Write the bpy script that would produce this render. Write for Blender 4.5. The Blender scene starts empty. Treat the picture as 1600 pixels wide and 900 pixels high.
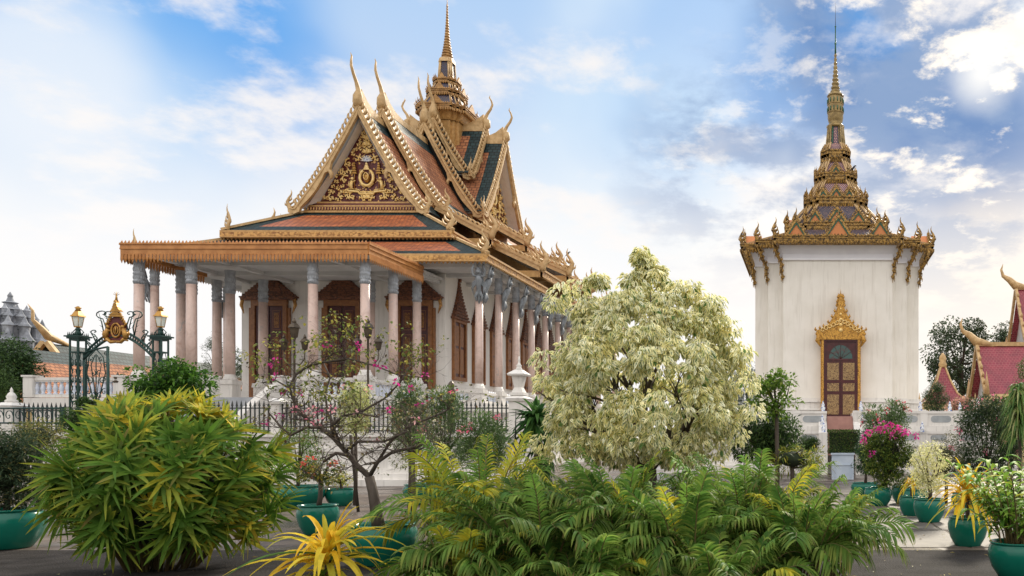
import bpy, math, random
import numpy as np
from mathutils import Vector
R = math.radians; PI = math.pi; sin = math.sin; cos = math.cos
SC = bpy.context.scene; COL = SC.collection
random.seed(7); NR = np.random.default_rng(11)

# ------------------------------------------------------------------ camera
F = 1250.0; HX = 1270.0; HY = 688.0; EYE = 1.6
cam = bpy.data.cameras.new('camera'); camo = bpy.data.objects.new('camera', cam); COL.objects.link(camo)
camo.location = (0, 0, EYE); camo.rotation_euler = (R(90), 0, 0)
cam.sensor_width = 36; cam.lens = 36 * F / 1600
cam.shift_x = (800 - HX) / 1600; cam.shift_y = (HY - 450) / 1600
cam.clip_start = 0.1; cam.clip_end = 3000
SC.camera = camo
SC.render.resolution_x = 1024; SC.render.resolution_y = 576
def P(px, py, Y): return Vector(((px - HX) * Y / F, Y, EYE + (HY - py) * Y / F))

# ------------------------------------------------------------------ world
SC.view_settings.view_transform = 'Standard'; SC.view_settings.look = 'None'
SC.view_settings.exposure = 0.12; SC.view_settings.gamma = 1.0
W = bpy.data.worlds.new('World'); SC.world = W; W.use_nodes = True
SUN_EL = 33.0; SUN_AZ = 14.0      # azimuth to the right of the view direction (+Y)
def world():
    nt = W.node_tree; N = nt.nodes; Lk = nt.links; N.clear()
    out = N.new('ShaderNodeOutputWorld'); bg = N.new('ShaderNodeBackground'); bg.inputs[1].default_value = 0.1
    Lk.new(bg.outputs[0], out.inputs[0])
    tc = N.new('ShaderNodeTexCoord')
    def math_(op, a, b=None, c=None, cl=False):
        n = N.new('ShaderNodeMath'); n.operation = op; n.use_clamp = cl
        for i, v in enumerate((a, b, c)):
            if v is None: continue
            if isinstance(v, (int, float)): n.inputs[i].default_value = v
            else: Lk.new(v, n.inputs[i])
        return n.outputs[0]
    def ss(v, a, b):
        n = N.new('ShaderNodeMapRange'); n.interpolation_type = 'SMOOTHSTEP'
        Lk.new(v, n.inputs[0]); n.inputs[1].default_value = a; n.inputs[2].default_value = b
        return n.outputs[0]
    def mix(f, a, b):
        n = N.new('ShaderNodeMix'); n.data_type = 'RGBA'
        if isinstance(f, (int, float)): n.inputs[0].default_value = f
        else: Lk.new(f, n.inputs[0])
        for i, v in ((6, a), (7, b)):
            if isinstance(v, tuple): n.inputs[i].default_value = (*v, 1)
            else: Lk.new(v, n.inputs[i])
        return n.outputs[2]
    vec = tc.outputs['Generated']
    sep = N.new('ShaderNodeSeparateXYZ'); Lk.new(vec, sep.inputs[0])
    z = sep.outputs[2]; y = sep.outputs[1]
    zz = math_('MAXIMUM', z, 0.0)
    # cloud layer coordinates: direction projected on a curved deck
    den = math_('ADD', zz, 0.22)
    cx = math_('DIVIDE', sep.outputs[0], den); cy = math_('DIVIDE', y, den)
    cmb = N.new('ShaderNodeCombineXYZ'); Lk.new(cx, cmb.inputs[0]); Lk.new(cy, cmb.inputs[1])
    def noise(scale, detail, off, rough=.55, dist=0.0, src=None):
        mp = N.new('ShaderNodeMapping'); mp.inputs['Location'].default_value = off
        Lk.new(src or cmb.outputs[0], mp.inputs[0])
        n = N.new('ShaderNodeTexNoise'); n.inputs['Scale'].default_value = scale
        n.inputs['Detail'].default_value = detail; n.inputs['Roughness'].default_value = rough
        n.inputs['Distortion'].default_value = dist
        Lk.new(mp.outputs[0], n.inputs['Vector']); return n.outputs[0]
    warp = noise(3.0, 4, (4, 2, 1), src=vec)
    def blob(px, py, rad, soft=.35):
        # angular patch of the sky centred on a direction
        d = Vector(((px - HX) / F, 1, (HY - py) / F)).normalized()
        n = N.new('ShaderNodeVectorMath'); n.operation = 'DISTANCE'
        Lk.new(vec, n.inputs[0]); n.inputs[1].default_value = d
        w = math_('ADD', n.outputs['Value'], math_('MULTIPLY', math_('SUBTRACT', warp, .5), rad * 1.5))
        return math_('SUBTRACT', 1.0, ss(w, rad * soft, rad))
    sky = N.new('ShaderNodeTexSky'); sky.sky_type = 'NISHITA'; sky.sun_disc = False
    sky.sun_elevation = R(SUN_EL); sky.sun_rotation = R(SUN_AZ); sky.air_density = 1.4; sky.dust_density = 2.0
    hor = (9.3, 9.1, 9.0); blue = (1.0, 3.6, 8.0); slate = (1.5, 2.7, 5.2); pale = (6.2, 7.9, 9.3)
    base = mix(ss(z, .20, .60), hor, pale)
    base = mix(math_('MULTIPLY', ss(z, .34, .7), .35), base, blue)
    base = mix(.12, base, sky.outputs[0])
    for (px, py, r, a, c) in BLOBS:
        cc = {'b': blue, 's': slate, 'p': pale, 'w': (9.6, 9.4, 9.2), 'g': (6.4, 7.2, 8.2), 'c': (10.4, 9.2, 7.8)}[c]
        base = mix(math_('MULTIPLY', blob(px, py, r), a), base, cc)
    # clouds
    n1 = noise(2.9, 9, (1.7, 5.2, 0.0), .56, .0)
    n2 = noise(6.5, 8, (8.1, 1.3, 0.0), .6, .0)
    cl = math_('ADD', math_('MULTIPLY', n1, .72), math_('MULTIPLY', n2, .28))
    m = ss(cl, .49, .62)
    m = math_('MULTIPLY', m, .88)
    base = mix(m, base, (9.1, 8.7, 8.45))
    # grey undersides on the right
    n3 = noise(4.2, 8, (3.3, 9.7, 0.0), .6, .1)
    g = math_('MULTIPLY', ss(n3, .42, .58), math_('MULTIPLY', blob(1490, 210, .34, .45), .92))
    base = mix(g, base, (2.6, 3.7, 5.8))
    # bright breaks round the veiled sun
    n4 = noise(6.0, 9, (6.6, 2.4, 0.0), .62, .1)
    br = math_('MULTIPLY', ss(n4, .50, .62), blob(1520, 190, .33, .2))
    base = mix(math_('MULTIPLY', br, .9), base, (13, 11.6, 9.6))
    base = mix(math_('MULTIPLY', blob(1535, 115, .06, .0), .6), base, (15, 14, 12))
    hz = math_('MULTIPLY', math_('SUBTRACT', 1.0, ss(z, .13, .38)), .9)
    base = mix(hz, base, mix(math_('MULTIPLY', blob(1580, 400, .40, .1), .8), (9.4, 9.2, 9.1), (10.2, 9.3, 8.2)))
    # extra sky brightness behind the camera and overhead, added to light the facades
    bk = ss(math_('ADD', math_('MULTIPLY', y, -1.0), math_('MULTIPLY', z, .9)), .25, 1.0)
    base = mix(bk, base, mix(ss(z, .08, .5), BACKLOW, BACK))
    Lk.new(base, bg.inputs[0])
BLOBS = [(70, 30, .22, .98, 'b'), (300, 100, .16, .6, 'b'), (130, 190, .16, .35, 'p'), (120, 300, .22, .4, 'p'), (640, 0, .26, .4, 'b'), (1110, 90, .17, .45, 'b'), (1290, 110, .12, .5, 'b'),
         (1390, 70, .19, .95, 's'), (1440, 10, .12, .7, 'b'), (1480, 210, .17, .9, 's'), (1570, 250, .16, .8, 's'), (1530, 320, .08, .9, 's'),
         (980, 260, .16, .45, 'p'), (80, 130, .10, .5, 'w'), (1570, 450, .17, .85, 'c')]
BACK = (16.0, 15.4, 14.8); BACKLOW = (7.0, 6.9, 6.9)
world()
sl = bpy.data.lights.new('sun', 'SUN'); slo = bpy.data.objects.new('sun', sl); COL.objects.link(slo)
sl.energy = 4.2; sl.angle = R(9); sl.color = (1, .90, .74)
_d = Vector((sin(R(SUN_AZ)) * cos(R(SUN_EL)), cos(R(SUN_AZ)) * cos(R(SUN_EL)), sin(R(SUN_EL))))
slo.rotation_euler = _d.to_track_quat('Z', 'Y').to_euler()
slo.location = (20, 60, 60)

# ------------------------------------------------------------------ materials
MT = {}
def mat(name, col, rough=.6, metal=0.0, col2=None, scale=4.0, lo=.35, hi=.65, bump=0.0, bscale=20.0, detail=5, spec=.5, coords='Object', stretch=(1, 1, 1), build=None):
    m = bpy.data.materials.new(name); m.use_nodes = True; nt = m.node_tree; N = nt.nodes; L = nt.links
    b = N['Principled BSDF']; b.inputs['Base Color'].default_value = (*col, 1); b.inputs['Roughness'].default_value = rough
    b.inputs['Metallic'].default_value = metal
    if 'Specular IOR Level' in b.inputs: b.inputs['Specular IOR Level'].default_value = spec
    tc = N.new('ShaderNodeTexCoord'); mp = N.new('ShaderNodeMapping'); mp.inputs['Scale'].default_value = stretch
    L.new(tc.outputs[coords], mp.inputs[0])
    if col2:
        n = N.new('ShaderNodeTexNoise'); n.inputs['Scale'].default_value = scale; n.inputs['Detail'].default_value = detail
        L.new(mp.outputs[0], n.inputs['Vector'])
        r = N.new('ShaderNodeValToRGB'); r.color_ramp.elements[0].position = lo; r.color_ramp.elements[1].position = hi
        r.color_ramp.elements[0].color = (*col, 1); r.color_ramp.elements[1].color = (*col2, 1)
        L.new(n.outputs[0], r.inputs[0]); L.new(r.outputs[0], b.inputs['Base Color'])
    if bump:
        n = N.new('ShaderNodeTexNoise'); n.inputs['Scale'].default_value = bscale; n.inputs['Detail'].default_value = 4
        L.new(mp.outputs[0], n.inputs['Vector'])
        bm = N.new('ShaderNodeBump'); bm.inputs['Strength'].default_value = bump; bm.inputs['Distance'].default_value = .03
        L.new(n.outputs[0], bm.inputs['Height']); L.new(bm.outputs[0], b.inputs['Normal'])
    if build: build(nt, N, L, b, mp)
    MT[name] = m; return m

def b_carved(c_lo, c_hi, sc, dist=.05, p0=.30, p1=.62):
    def f(nt, N, L, b, mp):
        v = N.new('ShaderNodeTexVoronoi'); v.inputs['Scale'].default_value = sc; v.feature = 'SMOOTH_F1'
        nz = N.new('ShaderNodeTexNoise'); nz.inputs['Scale'].default_value = sc * .7; nz.inputs['Detail'].default_value = 3
        ad = N.new('ShaderNodeMix'); ad.data_type = 'RGBA'; ad.inputs[0].default_value = .25
        L.new(mp.outputs[0], nz.inputs['Vector']); L.new(mp.outputs[0], ad.inputs[6]); L.new(nz.outputs['Color'], ad.inputs[7])
        L.new(ad.outputs[2], v.inputs['Vector'])
        r = N.new('ShaderNodeValToRGB'); r.color_ramp.elements[0].position = p0; r.color_ramp.elements[1].position = p1
        r.color_ramp.elements[0].color = (*c_hi, 1); r.color_ramp.elements[1].color = (*c_lo, 1)
        L.new(v.outputs['Distance'], r.inputs[0]); L.new(r.outputs[0], b.inputs['Base Color'])
        bm = N.new('ShaderNodeBump'); bm.inputs['Strength'].default_value = .7; bm.inputs['Distance'].default_value = dist; bm.invert = True
        L.new(v.outputs['Distance'], bm.inputs['Height']); L.new(bm.outputs[0], b.inputs['Normal'])
    return f
def b_tile(c1, c2, c3, w=.36, h=.27):
    def f(nt, N, L, b, mp):
        br = N.new('ShaderNodeTexBrick'); br.inputs['Scale'].default_value = 1.0
        br.inputs['Brick Width'].default_value = w; br.inputs['Row Height'].default_value = h
        br.inputs['Mortar Size'].default_value = .03; br.inputs['Mortar Smooth'].default_value = .3
        br.inputs['Color1'].default_value = (*c1, 1); br.inputs['Color2'].default_value = (*c2, 1); br.inputs['Mortar'].default_value = (*c3, 1)
        L.new(mp.outputs[0], br.inputs['Vector'])
        n = N.new('ShaderNodeTexNoise'); n.inputs['Scale'].default_value = 1.3; n.inputs['Detail'].default_value = 6
        L.new(mp.outputs[0], n.inputs['Vector'])
        mx = N.new('ShaderNodeMix'); mx.data_type = 'RGBA'; mx.blend_type = 'MULTIPLY'; mx.inputs[0].default_value = .55
        rr = N.new('ShaderNodeValToRGB'); rr.color_ramp.elements[0].position = .3; rr.color_ramp.elements[1].position = .7
        rr.color_ramp.elements[0].color = (.45, .45, .47, 1); rr.color_ramp.elements[1].color = (1.15, 1.1, 1.05, 1)
        L.new(n.outputs[0], rr.inputs[0]); L.new(br.outputs['Color'], mx.inputs[6]); L.new(rr.outputs[0], mx.inputs[7])
        L.new(mx.outputs[2], b.inputs['Base Color'])
        bm = N.new('ShaderNodeBump'); bm.inputs['Strength'].default_value = .6; bm.inputs['Distance'].default_value = .03; bm.invert = True
        L.new(br.outputs['Fac'], bm.inputs['Height']); L.new(bm.outputs[0], b.inputs['Normal'])
    return f
def b_marble(c1, c2, c3):
    def f(nt, N, L, b, mp):
        n = N.new('ShaderNodeTexNoise'); n.inputs['Scale'].default_value = 1.6; n.inputs['Detail'].default_value = 9; n.inputs['Distortion'].default_value = 1.6
        n.inputs['Roughness'].default_value = .65
        oi = N.new('ShaderNodeObjectInfo'); va = N.new('ShaderNodeVectorMath'); va.operation = 'ADD'
        sc = N.new('ShaderNodeVectorMath'); sc.operation = 'SCALE'; sc.inputs['Scale'].default_value = .37
        L.new(oi.outputs['Location'], sc.inputs[0]); L.new(mp.outputs[0], va.inputs[0]); L.new(sc.outputs[0], va.inputs[1])
        L.new(va.outputs[0], n.inputs['Vector'])
        r = N.new('ShaderNodeValToRGB'); e = r.color_ramp.elements
        e[0].position = .30; e[0].color = (*c3, 1); e[1].position = .72; e[1].color = (*c2, 1)
        x = e.new(.46); x.color = (*c1, 1); x = e.new(.58); x.color = (c1[0]*1.12, c1[1]*1.1, c1[2]*1.1, 1)
        L.new(n.outputs[0], r.inputs[0]); L.new(r.outputs[0], b.inputs['Base Color'])
    return f
def b_stained(c1, c2, streak):
    def f(nt, N, L, b, mp):
        n = N.new('ShaderNodeTexNoise'); n.inputs['Scale'].default_value = 1.1; n.inputs['Detail'].default_value = 8
        L.new(mp.outputs[0], n.inputs['Vector'])
        m2 = N.new('ShaderNodeMapping'); m2.inputs['Scale'].default_value = (6, 6, .5)
        L.new(mp.outputs[0], m2.inputs[0])
        n2 = N.new('ShaderNodeTexNoise'); n2.inputs['Scale'].default_value = 1.2; n2.inputs['Detail'].default_value = 6
        L.new(m2.outputs[0], n2.inputs['Vector'])
        r = N.new('ShaderNodeValToRGB'); r.color_ramp.elements[0].position = .35; r.color_ramp.elements[1].position = .65
        r.color_ramp.elements[0].color = (*c1, 1); r.color_ramp.elements[1].color = (*c2, 1); L.new(n.outputs[0], r.inputs[0])
        r2 = N.new('ShaderNodeValToRGB'); r2.color_ramp.elements[0].position = .52; r2.color_ramp.elements[1].position = .78
        r2.color_ramp.elements[0].color = (0, 0, 0, 1); r2.color_ramp.elements[1].color = (.5, .5, .5, 1); L.new(n2.outputs[0], r2.inputs[0])
        mx = N.new('ShaderNodeMix'); mx.data_type = 'RGBA'; L.new(r2.outputs[0], mx.inputs[0]); L.new(r.outputs[0], mx.inputs[6]); mx.inputs[7].default_value = (*streak, 1)
        L.new(mx.outputs[2], b.inputs['Base Color'])
        bm = N.new('ShaderNodeBump'); bm.inputs['Strength'].default_value = .15; bm.inputs['Distance'].default_value = .02
        L.new(n2.outputs[0], bm.inputs['Height']); L.new(bm.outputs[0], b.inputs['Normal'])
    return f
mat('plaster', (.8, .78, .74), .75, build=b_stained((.80, .77, .73), (.74, .71, .67), (.55, .52, .48)))
mat('cream_plaster', (.78, .72, .63), .75, build=b_stained((.84, .80, .735), (.78, .74, .67), (.56, .51, .44)))
mat('white_stone', (.75, .73, .70), .6, build=b_stained((.76, .73, .69), (.68, .65, .61), (.34, .32, .29)))
mat('ceiling_paint', (.60, .595, .59), .8, col2=(.52, .52, .52), scale=1.5)
mat('blue_white', (.70, .73, .80), .5, col2=(.55, .6, .72), scale=3)
mat('cornice_white', (.84, .83, .86), .6, col2=(.78, .77, .81), scale=1.5)
mat('grey_panel', (.36, .38, .39), .6, col2=(.26, .28, .29), scale=2.5)
mat('gold_paint', (.56, .33, .12), .42, metal=.15, col2=(.42, .23, .075), scale=5, bump=.25, bscale=14)
mat('spire_gold', (.46, .25, .08), .4, metal=.2, col2=(.27, .14, .045), scale=4, bump=.4, bscale=14)
mat('pale_gold', (.62, .42, .205), .55, metal=.05, col2=(.44, .28, .12), scale=4, bump=.3, bscale=10)
mat('orange_gold', (.56, .25, .075), .45, metal=.1, col2=(.42, .17, .045), scale=3, bump=.2, bscale=15)
mat('eave_gold', (.6, .4, .16), .45, metal=.1, build=b_carved((.26, .11, .025), (.62, .34, .10), 9))
mat('gilt', (.8, .5, .1), .32, metal=.35, build=b_carved((.22, .09, .015), (.74, .40, .07), 22, .03))
mat('bright_gilt', (.95, .72, .33), .35, metal=.1, col2=(.80, .52, .16), scale=9, bump=.4, bscale=18)
mat('old_gilt', (.5, .34, .1), .4, metal=.3, build=b_carved((.07, .04, .015), (.48, .28, .07), 14))
mat('orange_tile', (.5, .14, .05), .5, coords='UV', build=b_tile((.60, .18, .055), (.36, .09, .03), (.12, .035, .015)))
mat('brown_tile', (.5, .2, .1), .7, spec=.3, coords='UV', build=b_tile((.50, .21, .095), (.34, .13, .058), (.13, .05, .028)))
mat('green_tile', (.03, .06, .05), .55, spec=.25, coords='UV', build=b_tile((.032, .065, .070), (.014, .032, .036), (.005, .008, .008)))
mat('navy_tile', (.03, .04, .12), .35, coords='UV', build=b_tile((.07, .085, .24), (.20, .10, .09), (.02, .02, .03), .12, .10))
mat('pink_tile', (.5, .3, .25), .45, coords='UV', build=b_tile((.70, .34, .22), (.82, .50, .36), (.10, .06, .12), .12, .10))
mat('mixed_tile', (.5, .3, .25), .45, coords='UV', build=b_tile((.36, .22, .20), (.06, .055, .14), (.03, .025, .04), .14, .09))
mat('maroon_tile', (.2, .02, .04), .4, coords='UV', build=b_tile((.30, .03, .06), (.24, .022, .05), (.36, .09, .10), .26, .2))
mat('marble', (.6, .4, .34), .3, build=b_marble((.60, .45, .39), (.40, .38, .37), (.52, .35, .29)))
mat('grey_stone', (.30, .325, .355), .6, col2=(.17, .185, .20), scale=3, bump=.5, bscale=16)
mat('capital_stone', (.42, .445, .48), .6, col2=(.27, .285, .31), scale=4, bump=.6, bscale=16)
mat('stupa_stone', (.34, .36, .40), .7, col2=(.15, .16, .18), scale=1.2, bump=.6, bscale=5)
mat('red_lacquer', (.085, .014, .013), .35, col2=(.05, .009, .009), scale=6)
mat('carved_panel', (.3, .1, .05), .45, build=b_carved((.09, .010, .010), (.72, .42, .13), 6.5, .08, .19, .27))
mat('maroon_panel', (.13, .012, .012), .5, col2=(.09, .01, .01), scale=4)
mat('lattice_gilt', (.5, .35, .15), .4, metal=.1, build=b_carved((.07, .025, .015), (.44, .29, .12), 24, .02))
mat('door_gilt', (.6, .35, .1), .4, metal=.2, build=b_carved((.09, .02, .01), (.30, .14, .035), 20, .02))
mat('brown_carving', (.25, .09, .03), .5, build=b_carved((.06, .018, .010), (.21, .075, .03), 12))
mat('frame_orange', (.29, .12, .038), .45, col2=(.20, .075, .022), scale=7)
mat('orange_panel', (.60, .22, .07), .5, col2=(.60, .21, .06), scale=5)
mat('green_trim', (.02, .10, .05), .4, col2=(.03, .14, .08), scale=6)
mat('iron_green', (.018, .06, .05), .4, metal=.3, col2=(.012, .04, .035), scale=6)
mat('black_iron', (.03, .035, .035), .45, metal=.3, col2=(.02, .02, .02), scale=6)
mat('gate_gold', (.55, .30, .07), .4, metal=.4, col2=(.34, .17, .04), scale=14)
mat('shrine_gold', (.36, .25, .095), .4, metal=.3, col2=(.20, .135, .05), scale=5, bump=.4, bscale=14)
mat('brass', (.48, .26, .06), .35, metal=.6, col2=(.33, .17, .04), scale=6)
mat('bronze', (.10, .075, .05), .4, metal=.5, col2=(.06, .045, .03), scale=6)
mat('lamp_glass', (.75, .78, .72), .1, col2=(.55, .58, .52), scale=5)
mat('stained_glass', (.05, .09, .10), .15, build=b_marble((.05, .10, .09), (.03, .07, .22), (.12, .03, .03)))
mat('porcelain', (.80, .83, .88), .2, col2=(.12, .18, .42), scale=9, lo=.52, hi=.56)
mat('terracotta', (.42, .25, .19), .7, col2=(.32, .19, .15), scale=3, bump=.2, bscale=10)
mat('pot_glaze', (.004, .125, .085), .2, col2=(.010, .165, .115), scale=2.5, lo=.3, hi=.75, bump=.12, bscale=5, spec=.35)
mat('soil', (.06, .04, .028), .9, col2=(.03, .02, .015), scale=12, bump=.8, bscale=25)
mat('bark', (.055, .038, .028), .9, col2=(.10, .08, .065), scale=9, bump=.9, bscale=18, stretch=(1, 1, .35))
mat('cane', (.12, .12, .04), .7, col2=(.20, .13, .05), scale=9)
mat('red_step', (.40, .22, .18), .6, col2=(.32, .17, .14), scale=3)
mat('step_stone', (.42, .43, .45), .6, col2=(.30, .31, .33), scale=3)
mat('rail_black', (.008, .02, .018), .5, col2=(.02, .02, .02), scale=3)
mat('bird_black', (.012, .012, .015), .5, col2=(.03, .03, .03), scale=8)
mat('yellow_wall', (.72, .55, .28), .7, col2=(.62, .45, .22), scale=3)
mat('planter_blue', (.50, .57, .66), .6, col2=(.40, .47, .56), scale=2)

def leafmat(name, trans=.35, rough=.42, vari=False, spec=.4):
    m = bpy.data.materials.new(name); m.use_nodes = True; nt = m.node_tree; N = nt.nodes; L = nt.links
    b = N['Principled BSDF']; b.inputs['Roughness'].default_value = rough
    b.inputs['Specular IOR Level'].default_value = spec
    at = N.new('ShaderNodeAttribute'); at.attribute_name = 'Col'
    tc = N.new('ShaderNodeTexCoord'); n = N.new('ShaderNodeTexNoise'); n.inputs['Scale'].default_value = 7; n.inputs['Detail'].default_value = 4
    L.new(tc.outputs['Object'], n.inputs['Vector'])
    r = N.new('ShaderNodeValToRGB'); r.color_ramp.elements[0].position = .3; r.color_ramp.elements[1].position = .7
    r.color_ramp.elements[0].color = (.80, .84, .76, 1); r.color_ramp.elements[1].color = (1.25, 1.2, 1.1, 1); L.new(n.outputs[0], r.inputs[0])
    mx = N.new('ShaderNodeMix'); mx.data_type = 'RGBA'; mx.blend_type = 'MULTIPLY'; mx.inputs[0].default_value = 1
    L.new(at.outputs['Color'], mx.inputs[6]); L.new(r.outputs[0], mx.inputs[7])
    col = mx.outputs[2]
    if vari:   # green heart with a cream margin, irregular
        uv = N.new('ShaderNodeSeparateXYZ'); L.new(tc.outputs['UV'], uv.inputs[0])
        a = N.new('ShaderNodeMath'); a.operation = 'SUBTRACT'; L.new(uv.outputs[0], a.inputs[0]); a.inputs[1].default_value = .5
        a2 = N.new('ShaderNodeMath'); a2.operation = 'ABSOLUTE'; L.new(a.outputs[0], a2.inputs[0])
        n2 = N.new('ShaderNodeTexNoise'); n2.inputs['Scale'].default_value = 26; n2.inputs['Detail'].default_value = 2; L.new(tc.outputs['Object'], n2.inputs['Vector'])
        a3 = N.new('ShaderNodeMath'); a3.operation = 'MULTIPLY_ADD'; L.new(n2.outputs[0], a3.inputs[0]); a3.inputs[1].default_value = .55; L.new(a2.outputs[0], a3.inputs[2])
        mr = N.new('ShaderNodeMapRange'); L.new(a3.outputs[0], mr.inputs[0]); mr.inputs[1].default_value = .335; mr.inputs[2].default_value = .41
        mx2 = N.new('ShaderNodeMix'); mx2.data_type = 'RGBA'; L.new(mr.outputs[0], mx2.inputs[0])
        mx2.inputs[6].default_value = (.07, .17, .06, 1); L.new(col, mx2.inputs[7]); col = mx2.outputs[2]
    L.new(col, b.inputs['Base Color'])
    tr = N.new('ShaderNodeBsdfTranslucent'); L.new(col, tr.inputs['Color'])
    ms = N.new('ShaderNodeMixShader'); ms.inputs[0].default_value = trans
    L.new(b.outputs[0], ms.inputs[1]); L.new(tr.outputs[0], ms.inputs[2]); L.new(ms.outputs[0], N['Material Output'].inputs[0])
    MT[name] = m
leafmat('leaf', spec=.16, rough=.55); leafmat('palm_leaf', .40, .55, spec=.14); leafmat('variegated_leaf', .42, .45, True); leafmat('petal', .4, .6)
leafmat('far_leaf', .2, .6)

# ------------------------------------------------------------------ mesh helpers
class MB:
    def __init__(s, *mats): s.v = []; s.f = []; s.m = []; s.uv = []; s.mats = list(mats); s.sm = []
    def mi(s, name):
        if name is None: return 0
        if name not in s.mats: s.mats.append(name)
        return s.mats.index(name)
    def add(s, vs, fs, mt=None, uvs=None, smooth=False):
        o = len(s.v); k = s.mi(mt); s.v += [tuple(v) for v in vs]
        for i, f in enumerate(fs):
            s.f.append(tuple(o + j for j in f)); s.m.append(k); s.sm.append(smooth)
            s.uv.append(uvs[i] if uvs else None)
    def box(s, x0, x1, y0, y1, z0, z1, mt=None):
        x0, x1 = min(x0, x1), max(x0, x1); y0, y1 = min(y0, y1), max(y0, y1)
        s.add([(x0, y0, z0), (x1, y0, z0), (x1, y1, z0), (x0, y1, z0), (x0, y0, z1), (x1, y0, z1), (x1, y1, z1), (x0, y1, z1)],
              [(0, 3, 2, 1), (4, 5, 6, 7), (0, 1, 5, 4), (1, 2, 6, 5), (2, 3, 7, 6), (3, 0, 4, 7)], mt)
    def frus(s, cx, cy, z0, z1, a0, b0, a1, b1, mt=None):
        s.add([(cx - a0, cy - b0, z0), (cx + a0, cy - b0, z0), (cx + a0, cy + b0, z0), (cx - a0, cy + b0, z0),
               (cx - a1, cy - b1, z1), (cx + a1, cy - b1, z1), (cx + a1, cy + b1, z1), (cx - a1, cy + b1, z1)],
              [(0, 3, 2, 1), (4, 5, 6, 7), (0, 1, 5, 4), (1, 2, 6, 5), (2, 3, 7, 6), (3, 0, 4, 7)], mt)
    def prism(s, poly, fn, t0, t1, mt=None):
        n = len(poly)
        vs = [fn(a, b, t0) for a, b in poly] + [fn(a, b, t1) for a, b in poly]
        fs = [tuple(range(n)), tuple(range(2 * n - 1, n - 1, -1))] + [(i, i + n, (i + 1) % n + n, (i + 1) % n) for i in range(n)]
        s.add(vs, fs, mt)
    def loop(s, poly0, z0, poly1, z1, mt=None, cap=False, uv=True):
        n = len(poly0)
        vs = [(a, b, z0) for a, b in poly0] + [(a, b, z1) for a, b in poly1]
        fs = []; uvs = []; acc = 0
        for i in range(n):
            j = (i + 1) % n; fs.append((i, j, j + n, i + n))
            d = math.dist(poly0[i], poly0[j]); d1 = math.dist(poly1[i], poly1[j])
            h = math.hypot(z1 - z0, math.dist(poly0[i], poly1[i]))
            uvs.append(((acc, 0), (acc + d, 0), (acc + d / 2 + d1 / 2, h), (acc + d / 2 - d1 / 2, h))); acc += d
        s.add(vs, fs, mt, uvs)
        if cap: s.add([(a, b, z1) for a, b in poly1], [tuple(range(n))], mt)
    def lathe(s, prof, c, n=12, mt=None, smooth=True, sq=None, rot=0):
        vs = []; fs = []
        for r, z in prof:
            for k in range(n):
                a = 2 * PI * k / n + rot; vs.append((c[0] + r * cos(a), c[1] + r * sin(a), c[2] + z))
        for i in range(len(prof) - 1):
            for k in range(n):
                j = (k + 1) % n; fs.append((i * n + k, i * n + j, (i + 1) * n + j, (i + 1) * n + k))
        m = len(prof) - 1
        fs.append(tuple(range(n - 1, -1, -1))); fs.append(tuple(m * n + k for k in range(n)))
        s.add(vs, fs, mt, smooth=smooth)
    def tube(s, pts, rad, n=6, mt=None, smooth=True, flat=None):
        pts = [Vector(p) for p in pts]; m = len(pts)
        if not hasattr(rad, '__len__'): rad = [rad] * m
        vs = []; fs = []; up = Vector((0.13, 0.31, .94))
        prev = None
        for i, p in enumerate(pts):
            t = (pts[min(i + 1, m - 1)] - pts[max(i - 1, 0)])
            if t.length < 1e-9: t = Vector((0, 0, 1))
            t.normalize()
            if prev is None:
                a = t.cross(up)
                if a.length < .1: a = t.cross(Vector((1, 0, 0)))
            else: a = prev - t * prev.dot(t)
            a.normalize(); prev = a; b = t.cross(a)
            for k in range(n):
                th = 2 * PI * k / n
                d = a * cos(th) + b * sin(th)
                if flat is not None:
                    fd, fk = flat; d = d - fd * (d.dot(fd) * (1 - fk))
                vs.append(p + d * rad[i])
        for i in range(m - 1):
            for k in range(n):
                j = (k + 1) % n; fs.append((i * n + k, i * n + j, (i + 1) * n + j, (i + 1) * n + k))
        fs.append(tuple(range(n - 1, -1, -1))); fs.append(tuple((m - 1) * n + k for k in range(n)))
        s.add(vs, fs, mt, smooth=smooth)
    def bar(s, p, q, w, h, mt=None):   # rectangular bar, h measured upward from the line
        p = Vector(p); q = Vector(q); t = (q - p).normalized(); a = t.cross(Vector((0, 0, 1)))
        if a.length < .01: a = Vector((1, 0, 0))
        a.normalize(); u = a.cross(t)
        a *= w / 2
        s.add([p - a, p + a, q + a, q - a, p - a + u * h, p + a + u * h, q + a + u * h, q - a + u * h],
              [(0, 1, 2, 3), (7, 6, 5, 4), (0, 4, 5, 1), (1, 5, 6, 2), (2, 6, 7, 3), (3, 7, 4, 0)], mt)
    def ball(s, c, r, mt=None, n=8, sz=1.0):
        s.lathe([(r * sin(PI * k / n) + .0005, -r * cos(PI * k / n) * sz) for k in range(n + 1)], c, n, mt)
    def build(s, name, parent=None, recalc=True):
        o = Vector(WL.get(parent.name, (0, 0, 0))) if parent else Vector((0, 0, 0))
        me = bpy.data.meshes.new(name)
        if not parent and s.v:
            a = np.array(s.v); o = Vector(((a[:, 0].min() + a[:, 0].max()) / 2, (a[:, 1].min() + a[:, 1].max()) / 2, a[:, 2].min()))
        me.from_pydata([(v[0] - o.x, v[1] - o.y, v[2] - o.z) for v in s.v], [], s.f)
        me.polygons.foreach_set('material_index', s.m); me.polygons.foreach_set('use_smooth', s.sm)
        ul = me.uv_layers.new(name='UVMap').data
        buf = np.zeros(len(ul) * 2, 'f'); k = 0
        for f, u in zip(s.f, s.uv):
            if u:
                for i, (a, b) in enumerate(u): buf[(k + i) * 2] = a; buf[(k + i) * 2 + 1] = b
            k += len(f)
        ul.foreach_set('uv', buf)
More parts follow.
